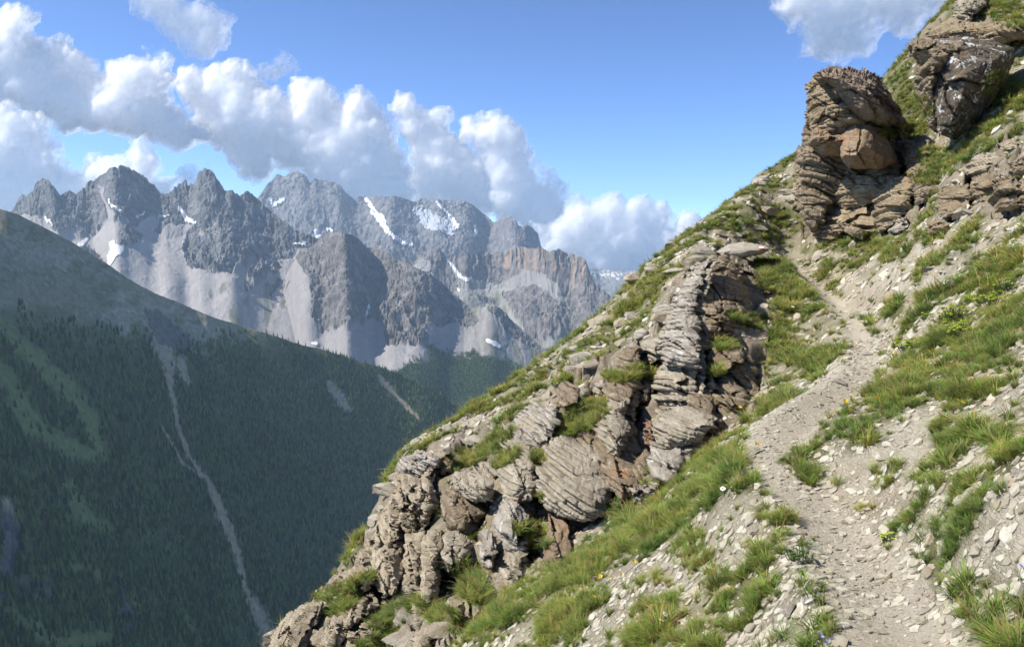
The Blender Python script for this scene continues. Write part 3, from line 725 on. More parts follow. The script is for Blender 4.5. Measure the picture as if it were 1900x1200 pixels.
# flagstone steps: thin treads whose edges follow the slope
lay = gZ*9 + 1.6*fbm(gX*1.2, gY*1.2, 0, 4, 217); fr = lay-np.floor(lay)
gZ = gZ + (1-gm)*(1-flat)*(1-rocky)*0.035*(sstep(0.55, 1, fr)-fr)*np.clip(RR/8, .4, 1.3)
V = np.stack([gX.ravel(), gY.ravel(), gZ.ravel()], 1)
ns = NT('hillside_ground'); pos = ns.pos()
at = ns.n('ShaderNodeAttribute', attribute_name='grass').outputs['Fac']
ap = ns.n('ShaderNodeAttribute', attribute_name='path').outputs['Fac']
ar = ns.n('ShaderNodeAttribute', attribute_name='rocky').outputs['Fac']
mp = ns.n('ShaderNodeMapping'); ns.l(pos, mp.inputs[0]); mp.inputs['Rotation'].default_value = (0, math.radians(38), 0); mp.inputs['Scale'].default_value = (11, 14, 40)
v1 = ns.n('ShaderNodeTexVoronoi', feature='F1'); ns.l(mp.outputs[0], v1.inputs['Vector']); v1.inputs['Scale'].default_value = 1.6
v2 = ns.n('ShaderNodeTexVoronoi', feature='DISTANCE_TO_EDGE'); ns.l(mp.outputs[0], v2.inputs['Vector']); v2.inputs['Scale'].default_value = 1.6
sep = ns.n('ShaderNodeSeparateColor'); ns.l(v1.outputs['Color'], sep.inputs[0])
stone = ns.ramp(sep.outputs[0], [(0.0, (0.32,0.285,0.22)), (0.35, (0.42,0.38,0.30)), (0.7, (0.48,0.44,0.36)), (1.0, (0.36,0.30,0.22))])
grit = ns.ramp(ns.noise(pos, 60, 6, 0.75), [(0.3, (0.38,0.335,0.26)), (0.7, (0.55,0.50,0.405))])
dirt = ns.ramp(ns.noise(pos, 9, 7, 0.7), [(0.3, (0.25,0.205,0.145)), (0.7, (0.42,0.36,0.27))])
fl = ns.mix(ns.ramp(ns.noise(pos, 3.0, 6, 0.65), [(0.40, 0.0), (0.55, 1.0)]), grit, stone)
base = ns.mix(ns.ramp(ns.noise(pos, 1.3, 5, 0.6), [(0.45, 0.0), (0.62, 0.75)]), fl, dirt)
base = ns.mix(ns.math('MULTIPLY', ap, 0.75), base, grit)
gcol = ns.ramp(ns.noise(pos, 14, 6, 0.7), [(0.3, (0.085,0.085,0.035)), (0.55, (0.12,0.125,0.045)), (0.75, (0.20,0.165,0.085))])
base = ns.mix(ns.maprange(at, 0.15, 0.6, 0, 0.9), base, gcol)
rk = ns.ramp(ns.noise(pos, 5, 8, 0.7), [(0.3, (0.17,0.135,0.095)), (0.55, (0.30,0.25,0.185)), (0.75, (0.42,0.38,0.31))])
base = ns.mix(ns.maprange(ar, 0.2, 0.8, 0, 0.85), base, rk)
h = ns.math('ADD', ns.math('MULTIPLY', ns.math('MINIMUM', v2.outputs[0], 0.15), ns.maprange(ap, 0, 1, 1.6, 0.5)), ns.math('MULTIPLY', sep.outputs[1], 0.6))
h = ns.math('ADD', h, ns.math('MULTIPLY', ns.noise(pos, 40, 8, 0.75), 1.0))
ns.bsdf(base, 0.9, h, 0.9, 0.035, 0.15)
tr = near_line(ppx, ppy, TRAIL)
pathm = 1-sstep(0.55, 1.15, tr+0.6*fbm(gX*3, gY*3, 0, 4, 220))
near_o = mesh_np('terrain', V, grid_faces(*gX.shape), ns.m, True, attrs=dict(grass=gm.ravel(), path=pathm.ravel(), rocky=rocky.ravel()))
tag(near_o, 'steep stony near hillside falling to the left, grass, scree and the footpath', 'hillside', kind='structure')
fq = grid_faces(*gX.shape)
BVH = BVHTree.FromPolygons([Vector(v) for v in V[:, :]], fq.tolist())
def hit(px, py):
    x, y, z = ray(px, py)
    d = Vector((float(x), float(y), float(z))).normalized()
    p, n, i, t = BVH.ray_cast(Vector((0, 0, 0)), d, 90)
    return p, n
def ground(x, y):
    p, n, i, t = BVH.ray_cast(Vector((x, y, 60)), Vector((0, 0, -1)), 200)
    return p, n
# ---------------------------------------------------------------- bedrock outcrops and boulders
def rock_material(name, dark, mid, light, stain=(0.34,0.17,0.07), stain_at=0.78, lichen=0.0, nrm=(0.27,0.1,0.95), lay=11.0, bands=1.0):
    m = NT(name); pos = m.pos()
    d = m.vmath('DOT_PRODUCT', pos, nrm).outputs['Value']
    wob = m.noise(pos, 1.6, 4, 0.6)
    s = m.math('ADD', m.math('MULTIPLY', d, lay), m.math('MULTIPLY', wob, 4.0))
    cx = m.n('ShaderNodeCombineXYZ'); m.l(s, cx.inputs[0])
    st = m.n('ShaderNodeTexNoise', noise_dimensions='1D'); st.inputs['Scale'].default_value = 1.0; st.inputs['Detail'].default_value = 6; st.inputs['Roughness'].default_value = 0.75
    m.l(s, st.inputs['W']); strat = st.outputs[0]
    n1 = m.noise(pos, 2.2, 9, 0.68, 0.4)
    c = m.ramp(n1, [(0.33, dark), (0.5, mid), (0.66, light)])
    c = m.mix(0.65*bands, c, m.ramp(strat, [(0.35, tuple(x*0.6 for x in mid)), (0.5, mid), (0.65, tuple(min(1, x*1.15) for x in light))]))
    # pale weathered lichen, and rust where water ran
    ln = m.noise(pos, 9, 8, 0.75)
    c = m.mix(m.math('MULTIPLY', m.ramp(ln, [(0.54, 0.0), (0.66, 1.0)]), 0.75), c, (0.48,0.45,0.40))
    sn = m.noise(pos, 1.1, 5, 0.65)
    c = m.mix(m.math('MULTIPLY', m.ramp(sn, [(stain_at-0.12, 0.0), (stain_at, 0.8)]), 0.8), c, stain)
    if lichen:
        v = m.noise(pos, 3.6, 9, 0.72)
        c = m.mix(m.ramp(v, [(0.63-0.12*lichen, 0.0), (0.66-0.12*lichen, 1.0)]), c, (0.66,0.65,0.63))
    dots = m.n('ShaderNodeTexVoronoi'); m.l(pos, dots.inputs['Vector']); dots.inputs['Scale'].default_value = 13
    c = m.mix(m.math('MULTIPLY', m.ramp(dots.outputs['Distance'], [(0.0, 1.0), (0.22, 0.0)]), 0.35), c, (0.10,0.085,0.065))
    hgt = m.math('ADD', m.math('MULTIPLY', strat, 1.3), m.math('MULTIPLY', m.noise(pos, 26, 10, 0.8), 0.9))
    m.bsdf(c, 0.88, hgt, 0.9, 0.05, 0.15)
    return m.m
MR = {
 'grey': rock_material('grey_rock', (0.21,0.175,0.12), (0.36,0.31,0.23), (0.49,0.44,0.345)),
 'pale': rock_material('pale_rock', (0.23,0.19,0.145), (0.37,0.325,0.265), (0.50,0.46,0.40), lichen=0.25),
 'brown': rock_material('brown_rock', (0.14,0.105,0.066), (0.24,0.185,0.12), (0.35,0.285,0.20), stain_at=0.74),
 'crumbly': rock_material('crumbly_rock', (0.20,0.16,0.105), (0.36,0.30,0.21), (0.49,0.43,0.325), lay=6, bands=0.35),
 'orange': rock_material('rusty_rock', (0.20,0.14,0.085), (0.29,0.21,0.135), (0.38,0.30,0.21), stain=(0.33,0.17,0.10), stain_at=0.62, bands=0.3),
 'cream': rock_material('cream_rock', (0.19,0.14,0.08), (0.29,0.225,0.14), (0.39,0.32,0.22), stain_at=0.7, bands=0.4),
 'cap': rock_material('cap_rock', (0.13,0.095,0.07), (0.22,0.165,0.12), (0.34,0.27,0.20), bands=1.0, lay=8, nrm=(0.42,0.1,0.9)),
 'lichen': rock_material('lichen_rock', (0.055,0.047,0.038), (0.10,0.083,0.062), (0.20,0.16,0.115), lichen=0.62, bands=0.4, stain_at=0.75),
 'slab': rock_material('slab_rock', (0.33,0.29,0.225), (0.42,0.375,0.30), (0.50,0.455,0.375), bands=0.3, stain_at=0.85),
}
rock_no = [0]
def rock(poly, kind, label, T=0.5, Y=None, dY=0.0, tilt=(0.0, 0.0), nrm=(0.27,0.1,0.95), lay=0.09, A=0.06, cell=0.45, ca=0.16, jag=3.0, step=1.7, name='rock', follow=0.75, group=None):
    """a block of bedrock: outline -> a closed body at its true distance, faceted, jointed and bedded.
       T depth in metres, tilt = how far the face leans (per metre sideways, per metre up)"""
    rock_no[0] += 1; sd = rock_no[0]*17
    xs = [p[0] for p in poly]; ys = [p[1] for p in poly]
    gx, gy = np.meshgrid(np.arange(min(xs)-6, max(xs)+7, step), np.arange(min(ys)-6, max(ys)+7, step), indexing='ij')
    wx = gx + jag*fbm(gx/16, gy/16, sd*.7, 4, 301); wy = gy + jag*fbm(gx/16, gy/16, sd*.7+9, 4, 303)
    ins = in_poly(wx, wy, poly)
    if ins.sum() < 12: return None
    e = edge_dist(wx, wy, poly)*ins
    cx, cy = gx[ins].mean(), gy[ins].mean()
    # depth of the ground behind the outline
    smp = []
    for k in range(14):
        a = rng.randrange(int(ins.sum())); qx, qy = gx[ins][a], gy[ins][a]
        p, n = hit(qx, min(qy, 1199))
        if p is not None: smp.append((qx, qy, p.y))
    if Y is None:
        if len(smp) >= 5:
            S_ = np.array(smp); M_ = np.stack([np.ones(len(S_)), S_[:, 0]-cx, S_[:, 1]-cy], 1)
            co = np.linalg.lstsq(np.concatenate([M_, [[0, 14, 0], [0, 0, 14]]]), np.concatenate([S_[:, 2], [0, 0]]), rcond=None)[0]
            Y0 = np.median(S_[:, 2]); gxx, gyy = co[1]*follow, co[2]*follow
        else: Y0 = smp[0][2] if smp else 15.0; gxx = gyy = 0
    else: Y0 = Y; gxx = gyy = 0
    Y0 += dY
    mpp = Y0/F                                       # metres per photo pixel
    base = Y0 + gxx*(gx-cx) + gyy*(gy-cy) + tilt[0]*(gx-cx)*mpp + tilt[1]*(cy-gy)*mpp
    em = e*mpp; emax = em.max()
    q_ = np.clip(em/max(min(emax, T*0.55), 1e-3), 0, 1)
    infl = 0.55*np.sqrt(np.clip(1-(1-q_)**2, 0, 1)) + 0.45*np.clip(em/max(emax, 1e-3), 0, 1)**0.8
    X, _, Z = P(gx, gy, base)
    # joints and flat fracture faces: every cell is a plane of its own
    sh = 0.12*fbm(X/cell*2, Z/cell*2, sd+.3, 2, 305)
    f1, f2, cid, ox, oy = voro2(X/cell + Z/cell*nrm[0]*0.6 + sh + sd*3.1, Z/(cell*0.8) - sh, 7)
    fac = (hash1(cid, 1)-0.5)*2
    t1, t2 = (hash1(cid, 2)-0.5)*2, (hash1(cid, 3)-0.7)*2
    crack = np.clip(1-(f2-f1)/0.07, 0, 1)
    g1_, g2_, c2_, ox2, oy2 = voro2(X/cell*2.4 + sd, Z/cell*2.6 - sd, 8)
    fac2 = (hash1(c2_, 1)-0.5) + 1.6*(hash1(c2_, 2)-.5)*ox2 + 1.6*(hash1(c2_, 3)-.6)*oy2
    loc = ca*(0.8*fac + 1.5*t1*ox + 1.5*t2*oy) - crack*ca*0.9 + ca*0.55*fac2 - ca*0.25*np.clip(1-(g2_-g1_)/0.1, 0, 1)
    # thickness along the ray: front and back sheets meet at the outline
    front = base - infl*(T + 0.0) - np.clip(em/(0.25*T+.02), 0, 1)*loc
    backs = base + infl*T*1.1
    edge = ins & ~(np.roll(ins, 1, 0) & np.roll(ins, -1, 0) & np.roll(ins, 1, 1) & np.roll(ins, -1, 1))
    mid = (front+backs)/2; front = np.where(edge, mid, front); backs = np.where(edge, mid, backs)
    idx = np.full(gx.shape, -1); idx[ins] = np.arange(ins.sum()); nf = int(ins.sum())
    X1, Y1, Z1 = P(gx[ins], gy[ins], front[ins]); X2, Y2, Z2 = P(gx[ins], gy[ins], backs[ins])
    V1 = np.stack([X1, Y1, Z1], 1); V2 = np.stack([X2, Y2, Z2], 1)
    q = [idx[:-1, :-1], idx[:-1, 1:], idx[1:, 1:], idx[1:, :-1]]
    ok = (q[0] >= 0) & (q[1] >= 0) & (q[2] >= 0) & (q[3] >= 0)
    Fr = np.stack([a[ok] for a in q], 1)
    bidx = np.arange(nf) + nf; eb = edge[ins]; bidx[eb] = np.arange(nf)[eb]
    Bk = bidx[Fr][:, ::-1]
    Fc = np.concatenate([Fr, Bk]); Vv = np.concatenate([V1, V2])
    used, inv = np.unique(Fc.ravel(), return_inverse=True)
    Vv = Vv[used]; Fc = inv.reshape(-1, 4)
    # bedding: each layer stands out or back, with a groove at its foot
    def normals(Vv):
        a = Vv[Fc[:, 2]]-Vv[Fc[:, 0]]; b = Vv[Fc[:, 3]]-Vv[Fc[:, 1]]; n = np.cross(a, b)
        N = np.zeros_like(Vv)
        for k in range(4): np.add.at(N, Fc[:, k], n)
        return N/(np.linalg.norm(N, axis=1)[:, None]+1e-12)
    N = normals(Vv)
    if (N[:, 1]*(Vv[:, 1]-Vv[:, 1].mean())).sum() < 0: N = -N; Fc = Fc[:, ::-1]
    nn = np.array(nrm)/np.linalg.norm(nrm)
    x, y, z = Vv.T
    s = (Vv@nn)/lay + 0.9*fbm(x/1.6, y/1.6, z/1.6, 2, 311+sd)
    s = s + 0.35*(hash1(np.floor(s*0.37)+50, 5)-0.5)*3
    k = np.floor(s).astype(int); f = s-k
    al = (x*nn[2]-z*nn[0])/lay/2.6 + hash1(k, 21)*7 + 0.3*fbm(x/.4, y/.4, z/.4, 2, 312); ka = np.floor(al).astype(int); fa = al-ka
    prot = (hash1(k, sd % 50)-0.5)*1.3 + (hash1(k*31+ka*7, 3)-0.5)*1.1
    thin = sstep(0.35, 0.6, hash1(k, 13))
    groove = np.exp(-(np.minimum(f, 1-f)/0.13)**2)*(0.3+0.9*hash1(k, 9)) + 0.5*np.exp(-(np.minimum(fa, 1-fa)/0.07)**2)
    bev = -0.5*np.abs(f-0.45)
    D = A*(prot + bev*thin - 0.8*groove) + A*0.35*fbm(x/.12, y/.12, z/.12, 3, 317)
    Nd = N - (N@nn)[:, None]*nn*0.8
    Vv = Vv + Nd*D[:, None]
    o = mesh_np(name, Vv, Fc, MR[kind], False)
    tag(o, label, 'rock', group)
    return o
rng = random.Random(11)
nB_ = (0.30,0.1,0.95); nS = (0.10,0.15,0.98)
# -- the bedrock that ties the blocks together
rock([(1290,484),(1335,482),(1310,560),(1312,700),(1300,800),(1262,885),(1208,893),(1200,760),(1208,660),(1240,570)], 'grey', 'layered bedrock showing in the cracks of the tall spine', 0.45, dY=-.15, lay=.07, A=.05, nrm=(.2,.1,.97), cell=.8, ca=.1)
rock([(1150,645),(1188,640),(1196,700),(1180,800),(1205,900),(1150,935),(1105,860),(1098,780),(1128,700)], 'brown', 'layered bedrock between the second rib and the spine', 0.4, dY=-.05, lay=.07, A=.05, nrm=nB_, cell=.8, ca=.1)
rock([(938,790),(1035,745),(1028,830),(1000,950),(995,1100),(905,1112),(895,965),(922,850)], 'grey', 'layered bedrock joining the blocks of the third rib', 0.3, dY=-.02, lay=.07, A=.05, nrm=nB_, cell=.8, ca=.1)
rock([(1482,300),(1500,165),(1560,130),(1645,170),(1690,245),(1748,300),(1752,360),(1700,425),(1505,432),(1478,390)], 'brown', 'broad brown bedrock wall behind the overhanging outcrop', 0.9, Y=20.2, lay=.14, A=.09, nrm=(.45,.1,.88), cell=1.1, ca=.2)
# -- the tall spine beside the shaded hollow
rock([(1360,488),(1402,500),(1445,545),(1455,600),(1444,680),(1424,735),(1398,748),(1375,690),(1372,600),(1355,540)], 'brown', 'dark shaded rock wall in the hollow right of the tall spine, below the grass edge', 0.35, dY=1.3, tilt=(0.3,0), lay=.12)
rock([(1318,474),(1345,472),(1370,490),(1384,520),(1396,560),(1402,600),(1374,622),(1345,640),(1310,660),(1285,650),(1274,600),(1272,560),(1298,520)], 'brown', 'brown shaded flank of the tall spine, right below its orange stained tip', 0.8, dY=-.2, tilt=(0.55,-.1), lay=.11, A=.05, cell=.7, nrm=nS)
rock([(1322,642),(1345,632),(1382,640),(1402,668),(1404,700),(1414,722),(1398,772),(1372,792),(1340,787),(1318,750),(1308,700),(1312,665)], 'brown', 'knobbly rock with a grass tuft on top, right of the spine foot', 0.6, dY=-.1, tilt=(0.3,0), lay=.13)
rock([(1268,718),(1310,708),(1338,740),(1350,792),(1320,815),(1290,802),(1268,772)], 'brown', 'shaded block wedged between the spine and the knobbly rock', 0.4, dY=-.1, tilt=(.4,0))
rock([(1318,470),(1332,470),(1312,498),(1304,525),(1296,560),(1296,600),(1303,640),(1300,684),(1232,680),(1222,654),(1224,622),(1240,600),(1244,573),(1247,546),(1271,519),(1294,496)], 'pale', 'tall pale spine of stacked slabs with an orange stained tip', 0.6, dY=-.75, tilt=(-0.5,-.1), lay=.075, A=.055, nrm=(.1,.1,.98), cell=.5, ca=.11)
rock([(1226,670),(1208,699),(1212,735),(1226,768),(1264,776),(1296,742),(1300,672)], 'grey', 'bulging layered block in the middle of the pale spine', 0.6, dY=-.6, tilt=(-.4,-.2), lay=.075, A=.05, nrm=nS, ca=.12)
rock([(1222,763),(1212,790),(1212,828),(1238,838),(1292,826),(1334,792),(1322,768),(1290,758),(1255,752)], 'grey', 'fan of thin stacked slabs near the foot of the spine', 0.55, dY=-.7, tilt=(-.1,0), lay=.06, A=.055, nrm=(.22,.1,.97), cell=.7, ca=.08)
rock([(1210,825),(1204,860),(1213,890),(1240,897),(1278,868),(1314,828),(1300,812),(1250,810)], 'pale', 'white blotched lowest block at the foot of the spine, touching the grass', 0.45, dY=-.5, tilt=(.2,0), lay=.2, ca=.12)
# -- the second rib
rock([(1159,640),(1174,632),(1190,645),(1188,672),(1172,690),(1168,735),(1150,742),(1126,733),(1130,708),(1145,681),(1154,662)], 'grey', 'upper part of the slim second rib, left of the tall spine', 0.4, dY=-.4, tilt=(-.4,0), lay=.065, A=.045, ca=.10)
rock([(1126,730),(1150,738),(1168,735),(1162,771),(1176,802),(1166,832),(1150,850),(1124,842),(1103,800),(1104,780)], 'grey', 'lower bulging part of the slim second rib', 0.5, dY=-.5, tilt=(-.2,0), lay=.065, A=.045, nrm=nB_, ca=.1)
rock([(1166,722),(1195,705),(1217,715),(1217,762),(1190,772),(1168,757)], 'brown', 'ledge block between the second rib and the spine', 0.35, dY=-.2)
rock([(1189,640),(1222,632),(1228,666),(1205,677),(1190,662)], 'grey', 'small crumbling block left of the upper spine', 0.25, dY=-.2)
rock([(1189,800),(1205,775),(1217,790),(1215,828),(1194,826)], 'orange', 'small rusty wedge stone above the smooth dark boulder', 0.2, dY=-.4)
rock([(1138,858),(1160,838),(1196,824),(1212,840),(1213,880),(1190,902),(1155,902),(1140,882)], 'brown', 'smooth dark boulder with lilac sheen stuck between the rib and the spine foot', 0.4, dY=-.2, lay=.4, A=.02, ca=.05, cell=.9)
rock([(1169,906),(1195,892),(1228,893),(1222,916),(1192,938),(1170,932)], 'pale', 'low pale ledge below the smooth dark boulder', 0.25, dY=-.3)
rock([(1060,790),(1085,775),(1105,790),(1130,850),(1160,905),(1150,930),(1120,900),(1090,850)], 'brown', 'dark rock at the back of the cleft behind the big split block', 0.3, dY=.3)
# -- the big layered block and its foot
rock([(1003,829),(1030,811),(1050,807),(1098,825),(1120,847),(1128,874),(1147,897),(1140,930),(1116,964),(1085,970),(1050,964),(1015,947),(1000,932),(994,890),(1000,860)], 'grey', 'big layered block with slanting cracks standing over the grass slope', 0.65, dY=-.7, tilt=(.35,.1), lay=.062, A=.05, nrm=(.42,.1,.9), cell=1.1, ca=.06)
rock([(1014,950),(1048,955),(1060,985),(1057,1030),(1036,1047),(1009,1042),(1014,1000)], 'orange', 'rusty orange pillar under the big layered block', 0.25, dY=-.35, lay=.3, A=.03)
rock([(998,1030),(1020,1042),(1015,1075),(985,1085),(975,1060)], 'crumbly', 'crumbling stub left of the rusty pillar foot', 0.2, dY=-.2)
# -- the third rib
rock([(938,793),(963,762),(990,743),(1032,752),(1037,780),(1021,807),(1002,836),(985,832),(955,824),(938,812)], 'pale', 'slanting slabby head of the third rib, above the big layered block', 0.5, dY=-.6, tilt=(-.3,-.1), lay=.075, A=.07, nrm=(.45,.1,.88))
rock([(940,812),(985,825),(1003,840),(1000,880),(994,927),(960,938),(928,925),(926,890),(920,880),(924,860),(938,850)], 'grey', 'middle of the third rib, left of the big layered block', 0.55, dY=-.7, tilt=(-.3,0), lay=.075, A=.05, nrm=nS, ca=.11)
rock([(928,922),(965,930),(987,960),(987,1012),(970,1024),(945,1024),(914,990),(910,970),(922,950)], 'pale', 'swelling lower bulge of the third rib with white blotches', 0.5, dY=-.6, tilt=(-.2,0), lay=.2)
rock([(928,1003),(965,1008),(987,1025),(980,1072),(955,1107),(930,1112),(913,1085),(916,1050),(923,1020)], 'grey', 'bottom of the third rib where it meets the grass', 0.45, dY=-.5, tilt=(.1,0))
rock([(887,985),(905,975),(920,990),(922,1032),(906,1062),(887,1042)], 'pale', 'whitish slab leaning on the third rib, behind the yellow flowers', 0.25, dY=-.4, tilt=(-.6,0))
rock([(904,1075),(936,1078),(942,1112),(915,1124),(899,1102)], 'pale', 'small pale block at the toe of the third rib', 0.25, dY=-.4)
rock([(854,1075),(880,1058),(902,1080),(907,1112),(882,1152),(853,1142)], 'crumbly', 'stubby block beside the grass gully below the third rib', 0.3, dY=-.3)
rock([(1028,722),(1050,703),(1077,718),(1072,748),(1040,757)], 'brown', 'knob of rock at the top between second and third rib', 0.3, dY=-.25, nrm=(.5,.1,.85))
rock([(1075,725),(1092,718),(1100,745),(1087,777),(1068,772)], 'grey', 'upright stone next to the knob, over a grassy saddle', 0.2, dY=-.2)
rock([(1098,722),(1118,700),(1128,712),(1112,745)], 'grey', 'small tilted stone at the head of the grassy saddle', 0.2, dY=-.2)
# -- the lower left crags
rock([(838,880),(850,872),(897,880),(917,893),(914,930),(880,934),(843,912)], 'grey', 'square cut block left of the third rib, below the grassy ledge', 0.4, dY=-.4, tilt=(.3,0), cell=.35)
rock([(818,905),(845,903),(882,930),(907,950),(882,987),(865,1007),(833,982),(818,950)], 'brown', 'brown angular wedge under the square cut block', 0.45, dY=-.35, tilt=(.5,.1), lay=.3, ca=.15)
rock([(872,860),(885,847),(917,862),(924,882),(905,892),(879,880)], 'grey', 'small rounded block above the square cut block', 0.25, dY=-.3)
rock([(733,865),(745,848),(775,834),(802,838),(817,850),(812,872),(780,887),(743,886)], 'pale', 'pale bedded rock on the lower skyline', 0.4, dY=-.3, lay=.07)
rock([(811,850),(835,836),(847,845),(840,872),(818,884)], 'orange', 'rusty fronted block right of the pale skyline rock', 0.25, dY=-.3)
rock([(848,790),(866,776),(880,788),(905,795),(895,812),(860,812)], 'pale', 'flat stone ledge on the skyline where the grassy band begins', 0.25, dY=-.2, lay=.06)
rock([(780,858),(800,862),(812,880),(800,905),(782,900)], 'crumbly', 'crumbly stone below the pale skyline rock', 0.25, dY=-.3)
rock([(727,880),(755,878),(800,890),(814,930),(802,970),(790,1002),(760,1002),(733,985),(718,960),(718,930),(729,905)], 'crumbly', 'pitted upper face of the lower left crag', 0.6, dY=-.5, cell=.32, ca=.2)
rock([(703,945),(730,933),(752,960),(754,1010),(746,1052),(719,1052),(698,1020),(693,980)], 'crumbly', 'rounded pitted column at the left edge of the crag', 0.5, dY=-.4, cell=.3, ca=.18, tilt=(-.3,0))
rock([(690,1020),(715,1003),(744,1022),(750,1060),(737,1102),(709,1113),(693,1082),(687,1050)], 'crumbly', 'bulging column below the pitted one on the left edge', 0.5, dY=-.5, cell=.3, ca=.18)
rock([(753,988),(787,983),(793,1040),(782,1092),(760,1108),(743,1082),(746,1030)], 'crumbly', 'middle column of the lower left crag', 0.45, dY=-.55, cell=.28, ca=.2)
rock([(788,983),(820,980),(826,1010),(812,1060),(812,1100),(802,1152),(778,1163),(768,1122),(784,1060)], 'crumbly', 'long rough buttress running down the crag, right of the middle column', 0.45, dY=-.6, cell=.28, ca=.18, tilt=(.2,0))
rock([(813,983),(850,983),(878,1005),(867,1052),(830,1066),(806,1040)], 'grey', 'smooth grey bulge right of the long rough buttress', 0.4, dY=-.4, cell=.6)
rock([(768,1172),(798,1142),(838,1105),(864,1118),(853,1150),(812,1190),(785,1217),(758,1217)], 'crumbly', 'sloping rock ramp at the bottom of the crag', 0.4, dY=-.35)
rock([(603,1080),(620,1063),(660,1050),(692,1048),(704,1080),(680,1097),(640,1112),(612,1102)], 'crumbly', 'low knobby rock on the lower skyline left of the columns', 0.4, dY=-.3, cell=.25, ca=.2)
rock([(660,1032),(680,1000),(700,983),(708,1010),(692,1042),(668,1048)], 'crumbly', 'narrow rock horn left of the pitted column', 0.3, dY=-.3)
rock([(494,1222),(503,1175),(530,1140),(565,1116),(602,1113),(592,1150),(572,1180),(560,1222)], 'crumbly', 'lowest crag at the very bottom left of the slope', 0.5, dY=-.3, cell=.28, ca=.2)
rock([(573,1222),(583,1165),(610,1135),(650,1110),(692,1092),(704,1120),(670,1150),(642,1172),(622,1222)], 'crumbly', 'long crumbling ridge beside the lowest crag', 0.5, dY=-.35, cell=.28, ca=.2)
rock([(628,1222),(652,1172),(690,1150),(722,1152),(704,1190),(692,1222)], 'crumbly', 'broken rock between the crumbling ridge and a grass patch', 0.35, dY=-.25, cell=.25)
# -- the overhanging outcrop above the path
rock([(1477,305),(1517,286),(1560,285),(1580,340),(1548,378),(1502,398),(1476,392),(1472,350)], 'cream', 'rough left foot of the overhanging outcrop', 0.9, dY=-.3, tilt=(-.4,-.3), cell=.7)
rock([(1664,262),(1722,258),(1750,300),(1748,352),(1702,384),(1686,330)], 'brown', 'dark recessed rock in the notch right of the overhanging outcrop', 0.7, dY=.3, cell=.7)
rock([(1630,340),(1672,322),(1700,340),(1693,384),(1662,418),(1630,434),(1618,390)], 'cream', 'lower right buttress of the overhanging outcrop', 0.8, dY=-.6, tilt=(.3,0), cell=.8)
rock([(1535,300),(1572,285),(1650,285),(1672,300),(1675,335),(1640,375),(1570,392),(1545,380),(1525,340)], 'cream', 'broad cream coloured belly of the outcrop', 1.0, dY=-.8, tilt=(0,.35), cell=1.1, ca=.22)
rock([(1546,382),(1600,358),(1632,378),(1628,428),(1600,446),(1568,434),(1546,408)], 'cream', 'smooth cream facets at the bottom centre of the outcrop', 0.7, dY=-.8, tilt=(0,.1), cell=.7, ca=.3, lay=.5, A=.03)
rock([(1500,392),(1528,384),(1560,400),(1572,430),(1545,447),(1510,442),(1498,417)], 'brown', 'dark block at the foot of the outcrop beside the small cave', 0.6, dY=-.8, tilt=(-.2,0), cell=.5)
rock([(1660,408),(1680,398),(1690,420),(1668,434),(1642,430)], 'pale', 'pale stone at the right foot of the outcrop', 0.3, dY=-.4)
rock([(1510,228),(1545,235),(1600,235),(1580,290),(1530,292),(1497,268),(1500,250)], 'orange', 'reddish undercut rock on the left of the outcrop', 0.9, Y=19.0, tilt=(-.2,0), cell=.5)
rock([(1495,157),(1512,140),(1545,138),(1600,170),(1625,215),(1605,255),(1560,265),(1520,260),(1504,235),(1497,205)], 'cream', 'hollowed left face of the overhanging cap', 1.0, Y=19.0, tilt=(-.5,.1), cell=.8, nrm=(.1,.1,.98))
rock([(1566,242),(1584,226),(1616,228),(1638,242),(1653,265),(1668,300),(1640,316),(1575,314),(1556,292),(1560,262)], 'orange', 'rounded orange brown boulder under the cap of the outcrop', 0.9, Y=18.3, tilt=(.1,.1), lay=.5, A=.03, cell=1.3, ca=.12)
rock([(1503,146),(1531,128),(1558,124),(1597,129),(1626,138),(1648,163),(1664,195),(1679,232),(1650,236),(1616,228),(1586,218),(1566,190),(1545,165),(1522,152)], 'cap', 'dark layered overhanging cap block on the skyline', 1.3, Y=18.6, dY=-.2, tilt=(.25,.25), lay=.16, A=.13, nrm=(.5,.1,.86), cell=1.3, ca=.16)
# -- the lichen covered outcrop at the upper right
rock([(1765,38),(1772,10),(1778,-18),(1835,-25),(1830,10),(1800,42)], 'grey', 'topmost rock on the upper right skyline', 0.9, dY=-.3)
rock([(1716,68),(1742,47),(1768,33),(1800,40),(1850,42),(1895,40),(1910,72),(1850,84),(1800,78),(1742,80)], 'cream', 'broken ledges on top of the lichen spotted rock', 1.0, dY=-.6, lay=.2, A=.12)
rock([(1682,82),(1700,70),(1742,71),(1795,68),(1800,110),(1760,140),(1740,250),(1724,238),(1713,205),(1700,179),(1697,153),(1703,116),(1687,105)], 'brown', 'brown left cheek of the lichen spotted rock', 1.1, Y=16.6, tilt=(-.3,.1), cell=.8)
rock([(1742,73),(1795,68),(1847,76),(1881,87),(1879,118),(1863,153),(1847,184),(1821,218),(1789,244),(1768,260),(1742,250),(1730,200),(1728,140)], 'lichen', 'big dark rock face spotted with white lichen, upper right', 1.1, Y=16.2, tilt=(.1,.3), lay=.5, A=.06, cell=1.4, ca=.12)
rock([(1780,317),(1800,295),(1850,284),(1862,300),(1832,322),(1790,337)], 'crumbly', 'upper stone of the ledges at the right edge', 0.4, dY=-.2)
rock([(1848,266),(1880,254),(1910,272),(1862,292)], 'crumbly', 'stone under the grass at the right edge', 0.35, dY=-.2)
rock([(1868,302),(1912,284),(1912,332),(1878,328)], 'brown', 'cracked brown block at the right edge', 0.4, dY=-.2)
